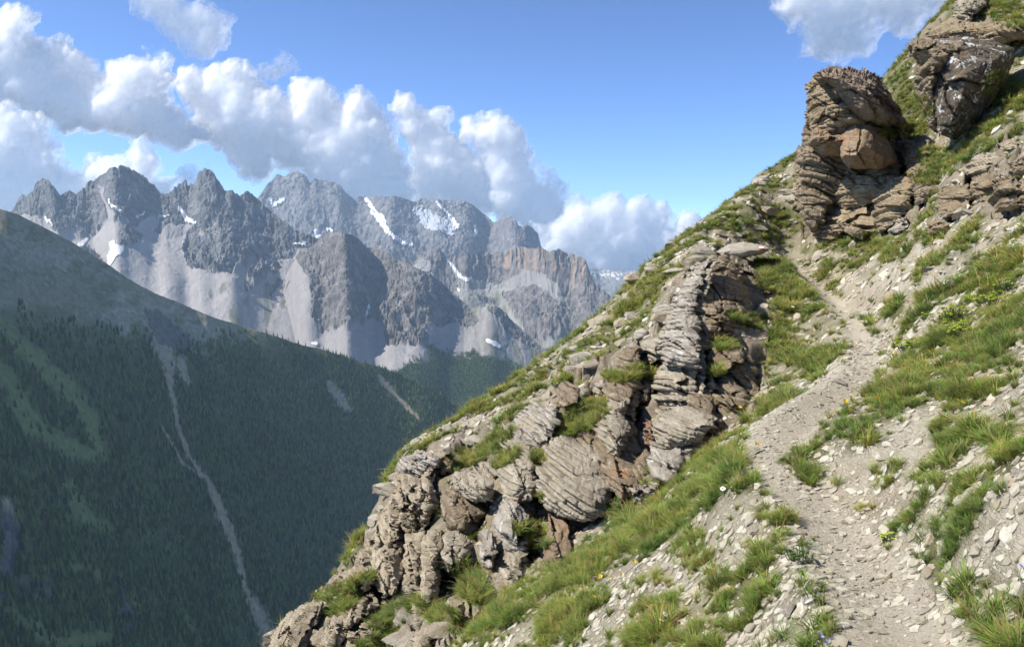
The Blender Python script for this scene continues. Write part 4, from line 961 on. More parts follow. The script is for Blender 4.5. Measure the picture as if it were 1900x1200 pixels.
rock([(1799,330),(1830,317),(1853,335),(1842,372),(1808,382)], 'cream', 'middle block of the right hand ledges', 0.4, dY=-.3)
rock([(1840,332),(1876,324),(1897,350),(1892,387),(1848,397),(1834,370)], 'cream', 'big block of the right hand ledges', 0.45, dY=-.35)
rock([(1739,357),(1755,344),(1797,340),(1803,370),(1792,402),(1750,408),(1736,386)], 'cream', 'squarish block at the left end of the right hand ledges', 0.5, dY=-.5, tilt=(-.2,.2))
rock([(1718,410),(1745,404),(1764,415),(1757,434),(1723,437)], 'cream', 'low stone below the squarish ledge block', 0.25, dY=-.3)
rock([(1890,335),(1915,330),(1915,392),(1893,392)], 'cream', 'block cut by the right edge of the ledges', 0.35, dY=-.3)
# -- the flat boulder with the waymark
fb = rock([(1327,467),(1350,452),(1380,448),(1420,455),(1432,462),(1412,474),(1375,480),(1340,477)], 'slab', 'flat pale boulder with a painted red and white waymark beside the path', 0.7, Y=18.2, lay=.4, A=.02, cell=2.5, ca=.03, jag=1.2, step=1.5, nrm=(0,0,1), tilt=(0,2.2), name='boulder')
def paint(name, color):
    q = NT(name); q.bsdf(q.mix(q.noise(q.pos(), 30, 5), color, tuple(c*0.8 for c in color)), 0.7); return q.m
def mark_on(o, x0, y0, x1, y1, mat, nm, n=6):
    bv = BVHTree.FromObject(o, bpy.context.evaluated_depsgraph_get())
    Vm = []
    for i in range(n):
        for j in range(n):
            x, y, z = ray(x0+(x1-x0)*i/(n-1) + rng.uniform(-.4,.4), y0+(y1-y0)*j/(n-1) + rng.uniform(-.3,.3))
            d = Vector((float(x), float(y), float(z))).normalized()
            p, nn_, ii, tt = bv.ray_cast(Vector((0,0,0)), d, 60)
            if p is None: return None
            nn_ = nn_ if nn_.dot(d) < 0 else -nn_
            Vm.append(p + nn_*0.008)
    m = mesh_np(nm, Vm, grid_faces(n, n), mat, True, parent=o)
    return m
fbm_ = fb
mk = mark_on(fb, 1408, 458.5, 1417, 461, paint('white_paint', (0.8,0.8,0.78)), 'waymark_white')
mk2 = mark_on(fb, 1408, 461.2, 1417, 463.8, paint('red_paint', (0.55,0.06,0.04)), 'waymark_red')
# ---------------------------------------------------------------- stones, grass and flowers on the near hillside
def terr_at(x, y):
    """height and normal of the near ground on its own grid (vectorised)"""
    r = np.hypot(x, y); az = np.arctan2(x, y)
    i = np.interp(az, azn, np.arange(len(azn))); j = np.interp(np.log(r), np.log(rn), np.arange(TV))
    i = np.clip(i, 0, len(azn)-1.001); j = np.clip(j, 0, TV-1.001); a, b = i.astype(int), j.astype(int); fa, fb = i-a, j-b
    def g(q): return q[a, b]*(1-fa)*(1-fb)+q[a+1, b]*fa*(1-fb)+q[a, b+1]*(1-fa)*fb+q[a+1, b+1]*fa*fb
    return g(gZ), g(gm), a, b, g
_, nrmT = slope_n = (None, None)
def _norm():
    a = np.stack([np.gradient(gX, axis=0), np.gradient(gY, axis=0), np.gradient(gZ, axis=0)], -1)
    b = np.stack([np.gradient(gX, axis=1), np.gradient(gY, axis=1), np.gradient(gZ, axis=1)], -1)
    n = np.cross(a, b); n /= np.linalg.norm(n, axis=-1)[..., None]+1e-12
    n *= np.sign(n[..., 2:3]); return n
NRM = _norm()
def cand(n, r0, r1, seed, az0=-40, az1=58, power=1.0):
    rs = np.random.RandomState(seed)
    u = rs.rand(n); e = 2.0-power
    r = (r0**e + u*(r1**e-r0**e))**(1/e) if abs(e) > 1e-6 else r0*(r1/r0)**u
    az = np.radians(rs.uniform(az0, az1, n))
    x, y = r*np.sin(az), r*np.cos(az)
    z, g, a, b, gf = terr_at(x, y)
    px, py = project(x, y, z)
    return rs, x, y, z, g, px, py, NRM[a, b], gf
def tilt_rot(n, yaw, k=1.0):
    """Euler angles that lay a flat thing on the ground with normal n"""
    nx, ny, nz = n[:, 0]*k, n[:, 1]*k, n[:, 2]
    out = np.zeros((len(n), 3))
    q = np.sqrt(nx*nx+ny*ny+nz*nz); nx, ny, nz = nx/q, ny/q, nz/q
    # R = Rz(c) Ry(b) Rx(a) applied to z gives n after yaw about local z
    cy, sy = np.cos(yaw), np.sin(yaw)
    # local x axis: yaw direction projected on the plane
    ax = np.stack([cy, sy, np.zeros_like(cy)], 1); nn = np.stack([nx, ny, nz], 1)
    ax = ax - nn*(ax*nn).sum(1)[:, None]; ax /= np.linalg.norm(ax, axis=1)[:, None]
    ay = np.cross(nn, ax)
    out[:, 1] = np.arcsin(np.clip(-ax[:, 2], -1, 1))
    out[:, 0] = np.arctan2(ay[:, 2], nn[:, 2]); out[:, 2] = np.arctan2(ax[:, 1], ax[:, 0])
    return out
# prototypes: thin irregular flagstones
def slate(seed, th=0.22, n=7):
    r = random.Random(seed); V = []; Fc = []
    ang = sorted([2*math.pi*(k+r.uniform(-.3,.3))/n for k in range(n)]); rad = [r.uniform(0.6, 1.05) for _ in range(n)]
    sx, sy = 1.0, r.uniform(0.55, 0.9)
    for lv, (zz, sc) in enumerate(((-th, 0.9), (th*0.55, 1.0), (th*0.9, 0.86))):
        for a, q in zip(ang, rad):
            q2 = q*sc*r.uniform(0.95, 1.05)
            V.append((q2*math.cos(a)*sx, q2*math.sin(a)*sy, zz+r.uniform(-.14,.14)*th))
    V.append((0, 0, -th)); V.append((r.uniform(-.2,.2), r.uniform(-.2,.2), th*r.uniform(.75, 1.1)))
    for l in range(2):
        for k in range(n):
            a, b = l*n+k, l*n+(k+1) % n
            Fc += [(a, b, b+n), (a, b+n, a+n)]
    for k in range(n): Fc += [(3*n, (k+1) % n, k), (3*n+1, 2*n+k, 2*n+(k+1) % n)]
    return V, Fc
sl = NT('slate_chips'); oi = sl.n('ShaderNodeObjectInfo'); pos = sl.pos()
c = sl.ramp(oi.outputs['Random'], [(0.0, (0.24,0.205,0.15)), (0.3, (0.34,0.305,0.235)), (0.6, (0.43,0.395,0.315)), (0.88, (0.49,0.46,0.385)), (1.0, (0.36,0.295,0.21))])
c = sl.mix(1.0, c, sl.ramp(sl.noise(pos, 22, 7, 0.75), [(0.3, 0.72), (0.7, 1.15)]), 'MULTIPLY')
sl.bsdf(c, 0.85, sl.noise(pos, 45, 7, 0.75), 0.8, 0.012, 0.2)
SLATE = [proto_mesh('slate_kind', *slate(100+i, 0.13+0.05*(i % 4)), sl.m) for i in range(10)]
def chips(name, n, r0, r1, smin, smax, seed, label, power, keep, sink=0.1, tmul=1.0):
    rs, x, y, z, g, px, py, nr, gf = cand(n, r0, r1, seed, power=power)
    pm = gf(pathm); rk = gf(rocky)
    k = rs.rand(n) < keep(px, py, g, pm, rk, x, y)
    x, y, z, nr, g = x[k], y[k], z[k], nr[k], g[k]; m = len(x)
    s = smin*(smax/smin)**(rs.rand(m)**2.2)
    s = s*np.clip(np.hypot(x, y)/11, 0.7, 1.3)*(1-0.38*pm[k])
    jit = nr + rs.normal(0, 0.16, (m, 3)); jit /= np.linalg.norm(jit, axis=1)[:, None]
    rot = tilt_rot(jit, rs.rand(m)*6.28)
    th = s*rs.uniform(0.6, 1.5, m)*tmul
    o = scatter(name, np.stack([x, y, z+s*sink*0.3], 1), rot, np.stack([s, s, th], 1), rs.randint(0, 10, m), SLATE)
    tag(o, label, 'scree', kind='stuff'); print(name, m)
chips('scree', 210000, 1.3, 11, 0.008, 0.078, 21, 'loose pale slate chips and small flagstones strewn over the near slope', 0.75,
      lambda px, py, g, pm, rk, x, y: (1-0.6*sstep(0.35, 0.8, g))*(1-0.1*pm)*(1-0.8*rk)*(0.35+0.65*sstep(-0.25, 0.15, fbm(x*1.5, y*1.5, 0, 3, 231)))*((py < 1600) & (px > 700)))
chips('scree', 76000, 9, 26, 0.018, 0.10, 22, 'pale broken slate lying on the farther slope and beside the upper path', 0.9,
      lambda px, py, g, pm, rk, x, y: (1-0.8*sstep(0.3, 0.7, g))*(1-0.5*pm)*(1-0.6*rk)*(0.25+0.75*sstep(-0.2, 0.2, fbm(x*.9, y*.9, 0, 3, 233)))*((py < 1260) & (px < 2900)))
# individual slabs and stones: copies of a few kinds
def stone_mesh(seed, flat=0.3, sub=3):
    bm = bmesh.new(); bmesh.ops.create_icosphere(bm, subdivisions=sub, radius=1.0)
    V = np.array([v.co[:] for v in bm.verts]); Fc = np.array([[v.index for v in f.verts] for f in bm.faces]); bm.free()
    rs = np.random.RandomState(seed)
    for k in range(11):                      # cut flat faces
        n = rs.normal(size=3); n[2] *= 0.45; n /= np.linalg.norm(n); d = rs.uniform(0.32, 0.7)
        t = V@n - d; V = V - np.clip(t, 0, None)[:, None]*n
    V[:, 2] *= flat; V[:, 1] *= rs.uniform(0.55, 0.85)
    s = V[:, 2]/(flat*0.33)
    h = hash1(np.floor(s+9), seed) - 0.5
    V[:, :2] *= (1+0.14*h)[:, None]
    V += 0.03*np.stack([fbm(V[:, 0]*3, V[:, 1]*3, V[:, 2]*5+q, 3, seed+q) for q in range(3)], 1)*np.array([1, 1, 0.5])
    return V, Fc
STK = [mesh_np('rock', *stone_mesh(400+i, [0.24,0.34,0.4,0.26,0.16,0.38,0.55,0.22][i]), [MR['slab'], MR['crumbly'], MR['grey'], MR['pale']][i % 4], False) for i in range(8)]
used_kind = set()
def put_stone(kind, p, n, yaw, s, label, group=None, name='rock', sink=0.25, zs=1.0, extra=(0, 0)):
    src = STK[kind]
    if kind in used_kind: o = src.copy(); COL.objects.link(o)
    else: o = src; used_kind.add(kind)
    nn = Vector(n).normalized() if n is not None else Vector((0, 0, 1))
    e = tilt_rot(np.array([nn[:]]), np.array([yaw]))[0]
    o.rotation_euler = (e[0]+extra[0], e[1]+extra[1], e[2])
    o.location = Vector(p) + nn*s*(0.3-sink)*0.5
    o.scale = (s, s, s*zs)
    o['label'] = label; o['category'] = 'rock'
    if group: o['group'] = group
    elif 'group' in o: del o['group']
    return o
SLABS = [ # px, py, size in photo px, kind, yaw, label
 (1402,988,26,0,1.2,'pale upright slab standing in the grass left of the lower path',(0.7,0.3)),
 (1626,978,20,4,0.2,'square flat slate lying alone on the right of the lower path',(0,0)),
 (1312,1117,22,1,0.6,'rounded tan slab in the scree near the bottom edge',(0,0)),
 (1300,1052,18,4,0.9,'pale slab under a grass clump left of the path',(0.2,0)),
 (1478,604,16,0,0.1,'white flat stone at the left rim of the upper path',(0,0)),
 (1390,842,34,4,0.65,'long thin slab bordering the path where it narrows',(0,0)),
 (1468,1135,30,3,0.1,'large flat stone at the bottom between two grass clumps',(0,0)),
 (1500,1112,22,4,0.3,'thin stone behind the large flat one near the bottom',(0,0)),
 (1718,1131,20,4,0.0,'oval flat stone in the middle of the path near the bottom',(0,0)),
 (1776,1172,18,4,0.0,'narrow slate on the path at the lower right',(0,0)),
 (1596,1039,12,1,0.0,'dark edged little stone on the left half of the path',(0,0)),
 (1640,1060,12,0,0.3,'small stone in the centre of the path',(0,0)),
 (1585,1093,14,4,0.0,'low flat chip on the path above the big grass clump',(0,0)),
 (1512,870,14,3,0.2,'white rounded stone in the grass right of the narrow path',(0,0)),
 (1886,878,26,0,0.3,'stacked slab sticking out of the slope at the right edge',(0,0)),
 (1880,768,20,4,0.5,'tilted slab at the right edge above the yellow flowers',(0.3,0)),
 (1560,710,20,4,0.0,'flat pale step stone on the path bend',(0,0)),
 (1610,657,16,4,0.0,'square pale step stone on the upper path',(0,0)),
 (1525,472,24,4,0.0,'flat stone lying in the grass below the outcrop',(0,0)),
 (1586,452,22,0,0.0,'pale flat stone under the little cave',(0,0)),
 (1500,490,12,2,0.2,'dark brown stone at the head of the path',(0,0)),
 (1690,655,14,0,0.2,'small stone poking from the grassy slope right of the path',(0,0)),
 (1240,1050,24,4,0.6,'pale slab half sunk in the grass left of the scree tongue',(0,0)),
 (1090,1045,30,4,0.75,'long pale slab lying diagonal in the lower grass slope',(0,0)),
 (1200,970,22,4,0.7,'thin pale slab in the grass above the scree tongue',(0,0)),
 (1450,1065,16,3,0.3,'pale stone beneath the middle grass clump',(0,0)),
 (1390,1150,16,0,0.3,'flat stone in the scree at the bottom',(0,0)),
 (1305,1190,18,1,0.3,'pale stone cut by the bottom edge',(0,0)),
 (1150,1195,20,3,0.4,'stone at the bottom edge in the grass',(0,0)),
 (1830,1150,14,4,0.1,'flat chip at the right rim of the lower path',(0,0)),
]
for a in SLABS:
    p, n = hit(a[0], a[1])
    if p is None: continue
    s = a[2]*p.y/F
    put_stone(a[3], p, n, a[4]*(1 if a[4] else 0), s, a[5], extra=a[6], sink=0.0)
# stones jutting out of the grassy band behind the crag and of the far right slope
LANDS = [(1320,560,'tall pale spine'),(1345,715,'knobbly rock with a grass tuft'),(1160,690,'slim second rib'),(1075,890,'big layered block'),(985,780,'slabby head of the third rib'),(960,880,'middle of the third rib'),(950,1050,'bottom of the third rib'),
 (880,905,'square cut block'),(775,860,'pale bedded skyline rock'),(875,795,'flat skyline ledge'),(760,940,'pitted face of the crag'),(720,990,'rounded pitted column'),(800,1070,'long rough buttress'),(650,1075,'low knobby skyline rock'),(545,1160,'lowest crag'),(640,1160,'long crumbling ridge'),
 (1380,465,'flat boulder with the waymark'),(1590,180,'dark overhanging cap'),(1520,340,'rough foot of the overhanging outcrop'),(1535,420,'little cave'),(1800,150,'lichen spotted rock face'),(1770,375,'squarish ledge block'),(1865,360,'big ledge block'),(1050,725,'knob between the ribs'),(1270,470,'grassy skyline'),(1150,570,'grassy skyline'),(1400,350,'grassy skyline'),(1480,500,'head of the path'),(1530,560,'upper path'),(1610,650,'path bend'),(1850,470,'right edge'),(1700,560,'slope above the upper path')]
ADJ = {0:'pale flat',1:'buff crumbly',2:'grey rounded',3:'whitish blocky',4:'thin pale',5:'tan lumpy',6:'upright grey',7:'pale slanting'}
ALLST = []
def finish_labels():
    from collections import defaultdict
    dd = defaultdict(list)
    for o, px, py, spx, kd in ALLST:
        best = min(LANDS, key=lambda l: (l[0]-px)**2+(l[1]-py)**2); dx, dy = px-best[0], py-best[1]
        rel = ('on the skyline by' if False else 'just beside') if math.hypot(dx, dy) < 28 else ('above' if dy < -abs(dx) else 'below' if dy > abs(dx) else 'left of' if dx < 0 else 'right of')
        far = ' well' if math.hypot(dx, dy) > 75 else ''
        sz = 'large' if spx > 26 else 'middling' if spx > 15 else 'small' if spx > 9 else 'tiny'
        dd['%s %s stone%s %s the %s' % (sz, ADJ[kd], far, rel, best[2])].append((o, px, py))
    for k, v in dd.items():
        if len(v) == 1: v[0][0]['label'] = k; continue
        v.sort(key=lambda t: t[1])
        nm = {2: ['left', 'right'], 3: ['left', 'middle', 'right']}.get(len(v))
        for q, t in enumerate(v): t[0]['label'] = k + (', the %s one' % nm[q] if nm else '')
def stones_in(n, box, mask, smin, smax, label, group, seed, step=2.0):
    r = random.Random(seed); k = 0; tries = 0
    while k < n and tries < n*12:
        tries += 1
        px, py = r.uniform(box[0], box[2]), r.uniform(box[1], box[3])
        if not mask(px, py): continue
        p, nn = hit(px, py)
        if p is None or p.y > 27: continue
        s = smin*(smax/smin)**(r.random()**1.6)
        kd = r.randrange(8)
        so = put_stone(kd, p, Vector((nn.x*.35+r.uniform(-.25,.25), nn.y*.35-.15+r.uniform(-.2,.2), 1)), r.uniform(-.5, .5), s, label, group, sink=0.35, zs=r.uniform(.7, 1.4))
        ALLST.append((so, px, py, s*F/p.y, kd))
        k += 1
    print('stones', k)
ip = lambda poly: (lambda x, y: bool(in_poly(np.array([x]), np.array([y]), poly)[0]))
stones_in(135, (640, 250, 1500, 1000), ip([(640,1010),(700,925),(740,860),(830,795),(960,705),(1080,615),(1210,485),(1340,380),(1490,262),(1478,430),(1330,468),(1250,560),(1220,640),(1160,640),(1040,705),(940,770),(840,870),(740,960)]),
          0.13, 0.50, 'buff stone jutting from the grassy slope behind the rock rib', 'stones jutting from the grassy slope behind the rib', 3)
stones_in(40, (480, 1000, 960, 1200), ip([(500,1200),(620,1070),(720,1060),(780,1090),(880,1100),(960,1080),(860,1200)]),
          0.12, 0.34, 'crumbling stone between the lower left crags', 'stones between the lower left crags', 4)
stones_in(40, (1640, 180, 1900, 470), ip([(1660,440),(1900,400),(1900,200),(1800,270),(1760,330),(1720,400)]),
          0.08, 0.30, 'tan stone jutting from the upper right slope', 'stones jutting from the upper right slope', 5)
stones_in(55, (1560, 420, 1900, 640), ip([(1600,470),(1900,410),(1900,560),(1750,600),(1700,540)]),
          0.05, 0.16, 'small tan stone on the stony slope right of the upper path', 'small stones on the slope right of the upper path', 6)
finish_labels()
for k, o in enumerate(STK):
    if k not in used_kind: bpy.data.objects.remove(o)
# -- grass: tufts of bent blades
def tuft(seed, nb=70, spread=0.42, lean=0.9, wid=0.03):
    r = random.Random(seed); V = []; Fc = []; C = []
    for b in range(nb):
        a = r.uniform(0, 6.283); q = spread*math.sqrt(r.random()); bx, by = q*math.cos(a)*.6, q*math.sin(a)*.6
        L = r.uniform(0.55, 1.15)*(1.5 if b % 17 == 0 else 1); ln = r.uniform(0.15, lean)*(0.4+q/spread); da = a+r.uniform(-.6, .6)
        dx, dy = math.cos(da), math.sin(da); wx, wy = -dy*wid, dx*wid
        dry = r.random() < 0.22 or b % 17 == 0; c0 = (0.27,0.22,0.12) if dry else (0.16*r.uniform(.8,1.2), 0.20*r.uniform(.8,1.2), 0.06)
        c1 = (0.32,0.27,0.15) if dry else (0.20*r.uniform(.7,1.2), 0.33*r.uniform(.8,1.1), 0.07)
        i0 = len(V)
        for t in (0, .4, .75, 1.0):
            hx = bx + dx*ln*L*t*t; hy = by + dy*ln*L*t*t; hz = L*t*(1-0.22*ln*t) - 0.05; w = (1-t*0.85)
            for s in (-1, 1): V.append((hx+s*wx*w, hy+s*wy*w, hz)); C.append(tuple(c0[k]*(1-t)+c1[k]*t for k in range(3)))
        for k in range(3): Fc.append((i0+2*k, i0+2*k+1, i0+2*k+3, i0+2*k+2))
    return V, Fc, C
gt = NT('grass_blades'); oi = gt.n('ShaderNodeObjectInfo')
c = gt.mix(1.0, gt.attr('Col'), gt.ramp(oi.outputs['Random'], [(0.0, (0.72,0.72,0.65)), (0.5, (1.1,1.05,0.95)), (0.85, (1.35,1.22,1.0)), (1.0, (1.7,1.3,1.1))]), 'MULTIPLY')
big = gt.noise(gt.pos(), 1.1, 4, 0.6)
c = gt.mix(1.0, c, gt.ramp(big, [(0.35, (0.75,0.85,0.85)), (0.65, (1.2,1.08,0.95))]), 'MULTIPLY')
d1 = gt.n('ShaderNodeBsdfDiffuse'); d2 = gt.n('ShaderNodeBsdfTranslucent'); mx = gt.n('ShaderNodeMixShader'); mx.inputs[0].default_value = 0.38
gt.l(c, d1.inputs[0]); gt.l(c, d2.inputs[0]); gt.l(d1.outputs[0], mx.inputs[1]); gt.l(d2.outputs[0], mx.inputs[2]); gt.l(mx.outputs[0], gt.out.inputs[0])
def tproto(seed, **k):
    V, Fc, C = tuft(seed, **k)
    return proto_mesh('tuft_kind', V, Fc, gt.m, True, cols=np.array(C))
TUFTS = [tproto(500+i, nb=80 if i < 4 else 46, lean=[0.7,1.0,0.9,1.2,1.3,0.6][i]) for i in range(6)]
TUFTF = [tproto(520+i, nb=34, wid=0.05, lean=1.1) for i in range(4)]
def turf(name, n, r0, r1, hmin, hmax, seed, label, power, protos, keep):
    rs, x, y, z, g, px, py, nr, gf = cand(n, r0, r1, seed, power=power)
    rk = gf(rocky)
    k = rs.rand(n) < keep(px, py, g, rk, nr, x, y)*(1-0.97*gf(pathm))
    x, y, z, g, nr = x[k], y[k], z[k], g[k], nr[k]; m = len(x)
    cl = 0.75+0.5*sstep(-0.3, 0.3, fbm(x*2.2, y*2.2, 0, 3, 241))
    h = rs.uniform(hmin, hmax, m)*(0.55+0.55*g)*cl
    nn = np.array([0, 0, 1.0]) + nr*0.55 + np.stack([-0.12+0*x, 0*x, 0*x], 1) + rs.normal(0, .1, (m, 3))
    rot = tilt_rot(nn/np.linalg.norm(nn, axis=1)[:, None], rs.rand(m)*6.28)
    w = h*rs.uniform(0.9, 1.4, m)
    o = scatter(name, np.stack([x, y, z], 1), rot, np.stack([w, w, h], 1), rs.randint(0, len(protos), m), protos)
    tag(o, label, 'grass', kind='stuff'); print(name, m)
turf('grass', 100000, 1.6, 10.5, 0.035, 0.095, 31, 'green and straw coloured alpine grass tussocks on the near slope', 0.7, TUFTS,
     lambda px, py, g, rk, nr, x, y: (0.035+0.965*sstep(0.22, 0.75, g))*(0.12+0.88*sstep(-0.18, 0.22, fbm(x*4.5, y*4.5, 0, 3, 251)))*(1-0.7*rk)*((py < 1700) & (px > 680)))
turf('grass', 120000, 9.0, 29, 0.055, 0.15, 32, 'alpine grass on the far band of the slope and around the outcrops', 0.9, TUFTF,
     lambda px, py, g, rk, nr, x, y: (0.05+0.95*sstep(0.3, 0.75, g))*(0.2+0.8*sstep(-0.15, 0.2, fbm(x*2.6, y*2.6, 0, 3, 252)))*(1-0.93*rk)*((py < 1260) & (px < 2900)))

# grass rooted on ledges and in the gullies between the rocks
_rv, _rf, _off = [], [], 0
for o in COL.objects:
    if o.type == 'MESH' and o.get('category') == 'rock' and o.location.length < 1e-6:
        v = np.empty(len(o.data.vertices)*3, np.float32); o.data.vertices.foreach_get('co', v); v = v.reshape(-1, 3)
        f = np.empty(len(o.data.loops), np.int32); o.data.loops.foreach_get('vertex_index', f)
        _rv.append(v); _rf.append(f.reshape(-1, 4)+_off); _off += len(v)
_rv.append(V.astype(np.float32)); _rf.append(fq+_off)
ALLB = BVHTree.FromPolygons(np.concatenate(_rv).tolist(), np.concatenate(_rf).tolist())
LEDGE = [(868,1062,18,34,70),(985,985,12,30,80),(1000,1010,10,22,80),(650,1090,55,12,30),(715,1150,34,12,30),(1185,690,20,14,0),(1090,770,44,26,30),(1060,790,30,16,20),(1345,640,26,12,0),(1420,600,14,70,80),(1440,520,40,20,0),(745,1130,44,14,30),
 (820,1145,18,46,60),(1330,690,14,10,0),(905,830,60,16,35),(940,850,30,14,30),(860,850,26,16,0),(1000,850,12,12,0),(640,1120,40,12,35),(880,1100,20,30,60),(1160,955,26,22,50),(700,1190,40,14,30),(1700,200,22,40,80),(1690,240,30,20,0),(1650,250,20,10,0),(1740,300,24,40,60),(1870,170,30,50,60),(1800,285,60,14,25),(1875,30,40,24,0),(1600,445,60,10,0),(1720,330,14,30,80),(1000,930,8,14,0),(1145,700,10,30,80),(1205,690,12,10,0),(610,1100,30,8,20)]
_r = random.Random(77); LP, LN = [], []
for cx, cy, rx, ry, a in LEDGE:
    a = math.radians(a)
    for k in range(int(30+rx*ry*0.17)):
        q = math.sqrt(_r.random()); t = _r.random()*6.283; u, v = rx*q*math.cos(t), ry*q*math.sin(t)
        x, y, z = ray(cx+u*math.cos(a)-v*math.sin(a), cy-(u*math.sin(a)+v*math.cos(a)))
        p, n, i_, d_ = ALLB.ray_cast(Vector((0,0,0)), Vector((float(x), float(y), float(z))).normalized(), 60)
        if p is None: continue
        if n.z < 0: n = -n
        if n.z > 0.18 and p.y < 27: LP.append(p[:]); LN.append(n[:])
LP, LN = np.array(LP), np.array(LN); m = len(LP); rs = np.random.RandomState(78)
nn = np.array([0, -0.1, 1.0]) + LN*0.5 + rs.normal(0, .12, (m, 3)); h = rs.uniform(.05, .115, m)
o = scatter('grass', LP-LN*0.01, tilt_rot(nn/np.linalg.norm(nn, axis=1)[:, None], rs.rand(m)*6.28), np.stack([h*1.2, h*1.2, h], 1), rs.randint(0, 4, m), TUFTF)
tag(o, 'grass growing on ledges and in the gullies between the rocks', 'grass', kind='stuff'); print('ledge grass', m)
# ---------------------------------------------------------------- clouds, beyond and above the mountains
def cloud_mat(name, a0, a1, top):
    m = NT(name)
    p = m.n('ShaderNodeBsdfPrincipled'); p.inputs['Base Color'].default_value = (0.97, 0.97, 0.98, 1)
    p.inputs['Roughness'].default_value = 1.0; p.inputs['Specular IOR Level'].default_value = 0.0
    p.inputs['Subsurface Weight'].default_value = 1.0; p.inputs['Subsurface Radius'].default_value = (1, 1, 1)
    p.inputs['Subsurface Scale'].default_value = 1700.0; p.inputs['Subsurface Anisotropy'].default_value = 0.3
    t2 = m.n('ShaderNodeBsdfTranslucent'); t2.inputs[0].default_value = (0.97, 0.97, 0.98, 1)
    m1 = m.n('ShaderNodeMixShader'); m1.inputs[0].default_value = 0.33
    m.l(p.outputs[0], m1.inputs[1]); m.l(t2.outputs[0], m1.inputs[2])
    # the vapour thins out towards the rim of the cloud
    th = m.attr('thick', 'Fac'); nz = m.noise(m.pos(), 0.0016, 9, 0.68)
    v = m.math('ADD', th, m.math('MULTIPLY', m.math('SUBTRACT', nz, 0.5), a0*1.5))
    al = m.maprange(v, 0.0, a1, 0.0, top)
    tr = m.n('ShaderNodeBsdfTransparent'); m2 = m.n('ShaderNodeMixShader')
    m.l(al, m2.inputs[0]); m.l(tr.outputs[0], m2.inputs[1]); m.l(m1.outputs[0], m2.inputs[2]); m.l(m2.outputs[0], m.out.inputs[0])
    return m.m
CM_HEAP = cloud_mat('cloud_vapour', 170, 300.0, 1.0)
CM_WISP = cloud_mat('wispy_vapour', 480, 560.0, 0.93)
def puffs(x, y, z, seed, o=4):
    s = 0; a = 1.0; t = 0
    for i in range(o):
        f1, f2, c = voro(x, y, z, seed+i); s = s + a*(1-np.clip(f1, 0, 1)**2*1.3); t += a; a *= 0.52; x, y, z = x*2.1, y*2.1, z*2.1
    return s/t
def cloud_layer(poly, Y, T, grow, mat, name, parent, seed, step, ramp, wisp=0.0, base=0.0):
    xs = [p[0] for p in poly]; ys = [p[1] for p in poly]
    gx, gy = np.meshgrid(np.arange(min(xs)-40, max(xs)+41, step), np.arange(min(ys)-40, max(ys)+41, step), indexing='ij')
    wx = gx + 10*fbm(gx/50, gy/50, seed, 3, 401) + wisp*26*fbm(gx/60, gy/60, seed, 5, 405)
    wy = gy + 10*fbm(gx/50, gy/50, seed+4, 3, 403) + wisp*26*fbm(gx/60, gy/60, seed+7, 5, 407)
    e = edge_dist(wx, wy, poly); sd = np.where(in_poly(wx, wy, poly), e, -e)
    h = puffs(gx/46, gy/46, seed+0.0*gx, 411, 5 if step < 4 else 4) - 0.55
    sd = sd + grow + 30*h*(1-wisp*0.5)
    ins = sd > 0
    m = Y/F; em = sd*m
    infl = np.sqrt(np.clip(1-(1-np.clip(em/ramp, 0, 1))**2, 0, 1))
    hz_ = puffs(gx/46, gy/46, seed+0.0*gx, 411, 3) - 0.5
    hz2 = puffs(gx/120, gy/120, seed+1.5, 431, 2) - 0.5
    front = Y - infl*(T + 330*hz_*(1-wisp*.6) + 650*hz2*(1-wisp)) - grow*m*0.8*np.clip(infl*2, 0, 1)
    back = Y + infl*T*0.7
    edge = ins & ~(np.roll(ins, 1, 0) & np.roll(ins, -1, 0) & np.roll(ins, 1, 1) & np.roll(ins, -1, 1))
    front = np.where(edge, Y, front); back = np.where(edge, Y, back)
    idx = np.full(gx.shape, -1); idx[ins] = np.arange(ins.sum()); nf = int(ins.sum())
    V = np.concatenate([np.stack(P(gx[ins], gy[ins], front[ins]), 1), np.stack(P(gx[ins], gy[ins], back[ins]), 1)])
    q = [idx[:-1, :-1], idx[:-1, 1:], idx[1:, 1:], idx[1:, :-1]]
    ok = (q[0] >= 0) & (q[1] >= 0) & (q[2] >= 0) & (q[3] >= 0)
    Fr = np.stack([a[ok] for a in q], 1)
    if len(Fr) < 8: return None
    bi = np.arange(nf)+nf; eb = edge[ins]; bi[eb] = np.arange(nf)[eb]
    Fc = np.concatenate([Fr, bi[Fr][:, ::-1]])[:, ::-1]
    used, inv = np.unique(Fc.ravel(), return_inverse=True)
    th = np.concatenate([em[ins], em[ins]])[used]
    return mesh_np(name, V[used], inv.reshape(-1, 4), mat, True, parent=parent, attrs=dict(thick=th))
def cloud(poly, label, Y=21000, T=1400, seed=1, kind='heap', step=3.0):
    if kind == 'heap': o = cloud_layer(poly, Y, T, 11, CM_HEAP, 'cloud', None, seed, step, 1100)
    else: o = cloud_layer(poly, Y, T, 14, CM_WISP, 'cloud', None, seed, step, 900, 1.0)
    return tag(o, label, 'cloud', 'clouds')
cloud([(-160,20),(0,29),(20,17),(45,20),(52,35),(65,38),(50,55),(55,70),(80,75),(92,95),(100,78),(130,78),(150,95),(158,115),(185,130),(200,118),(235,118),(262,110),(275,103),(315,112),(325,140),(305,155),(300,175),(318,200),(345,225),(380,240),(405,268),(330,268),(290,250),(230,245),(130,240),(80,225),(60,215),(0,200),(-160,190)],
      'big heaped white cloud in the upper left corner reaching to the small blue hole', seed=1)
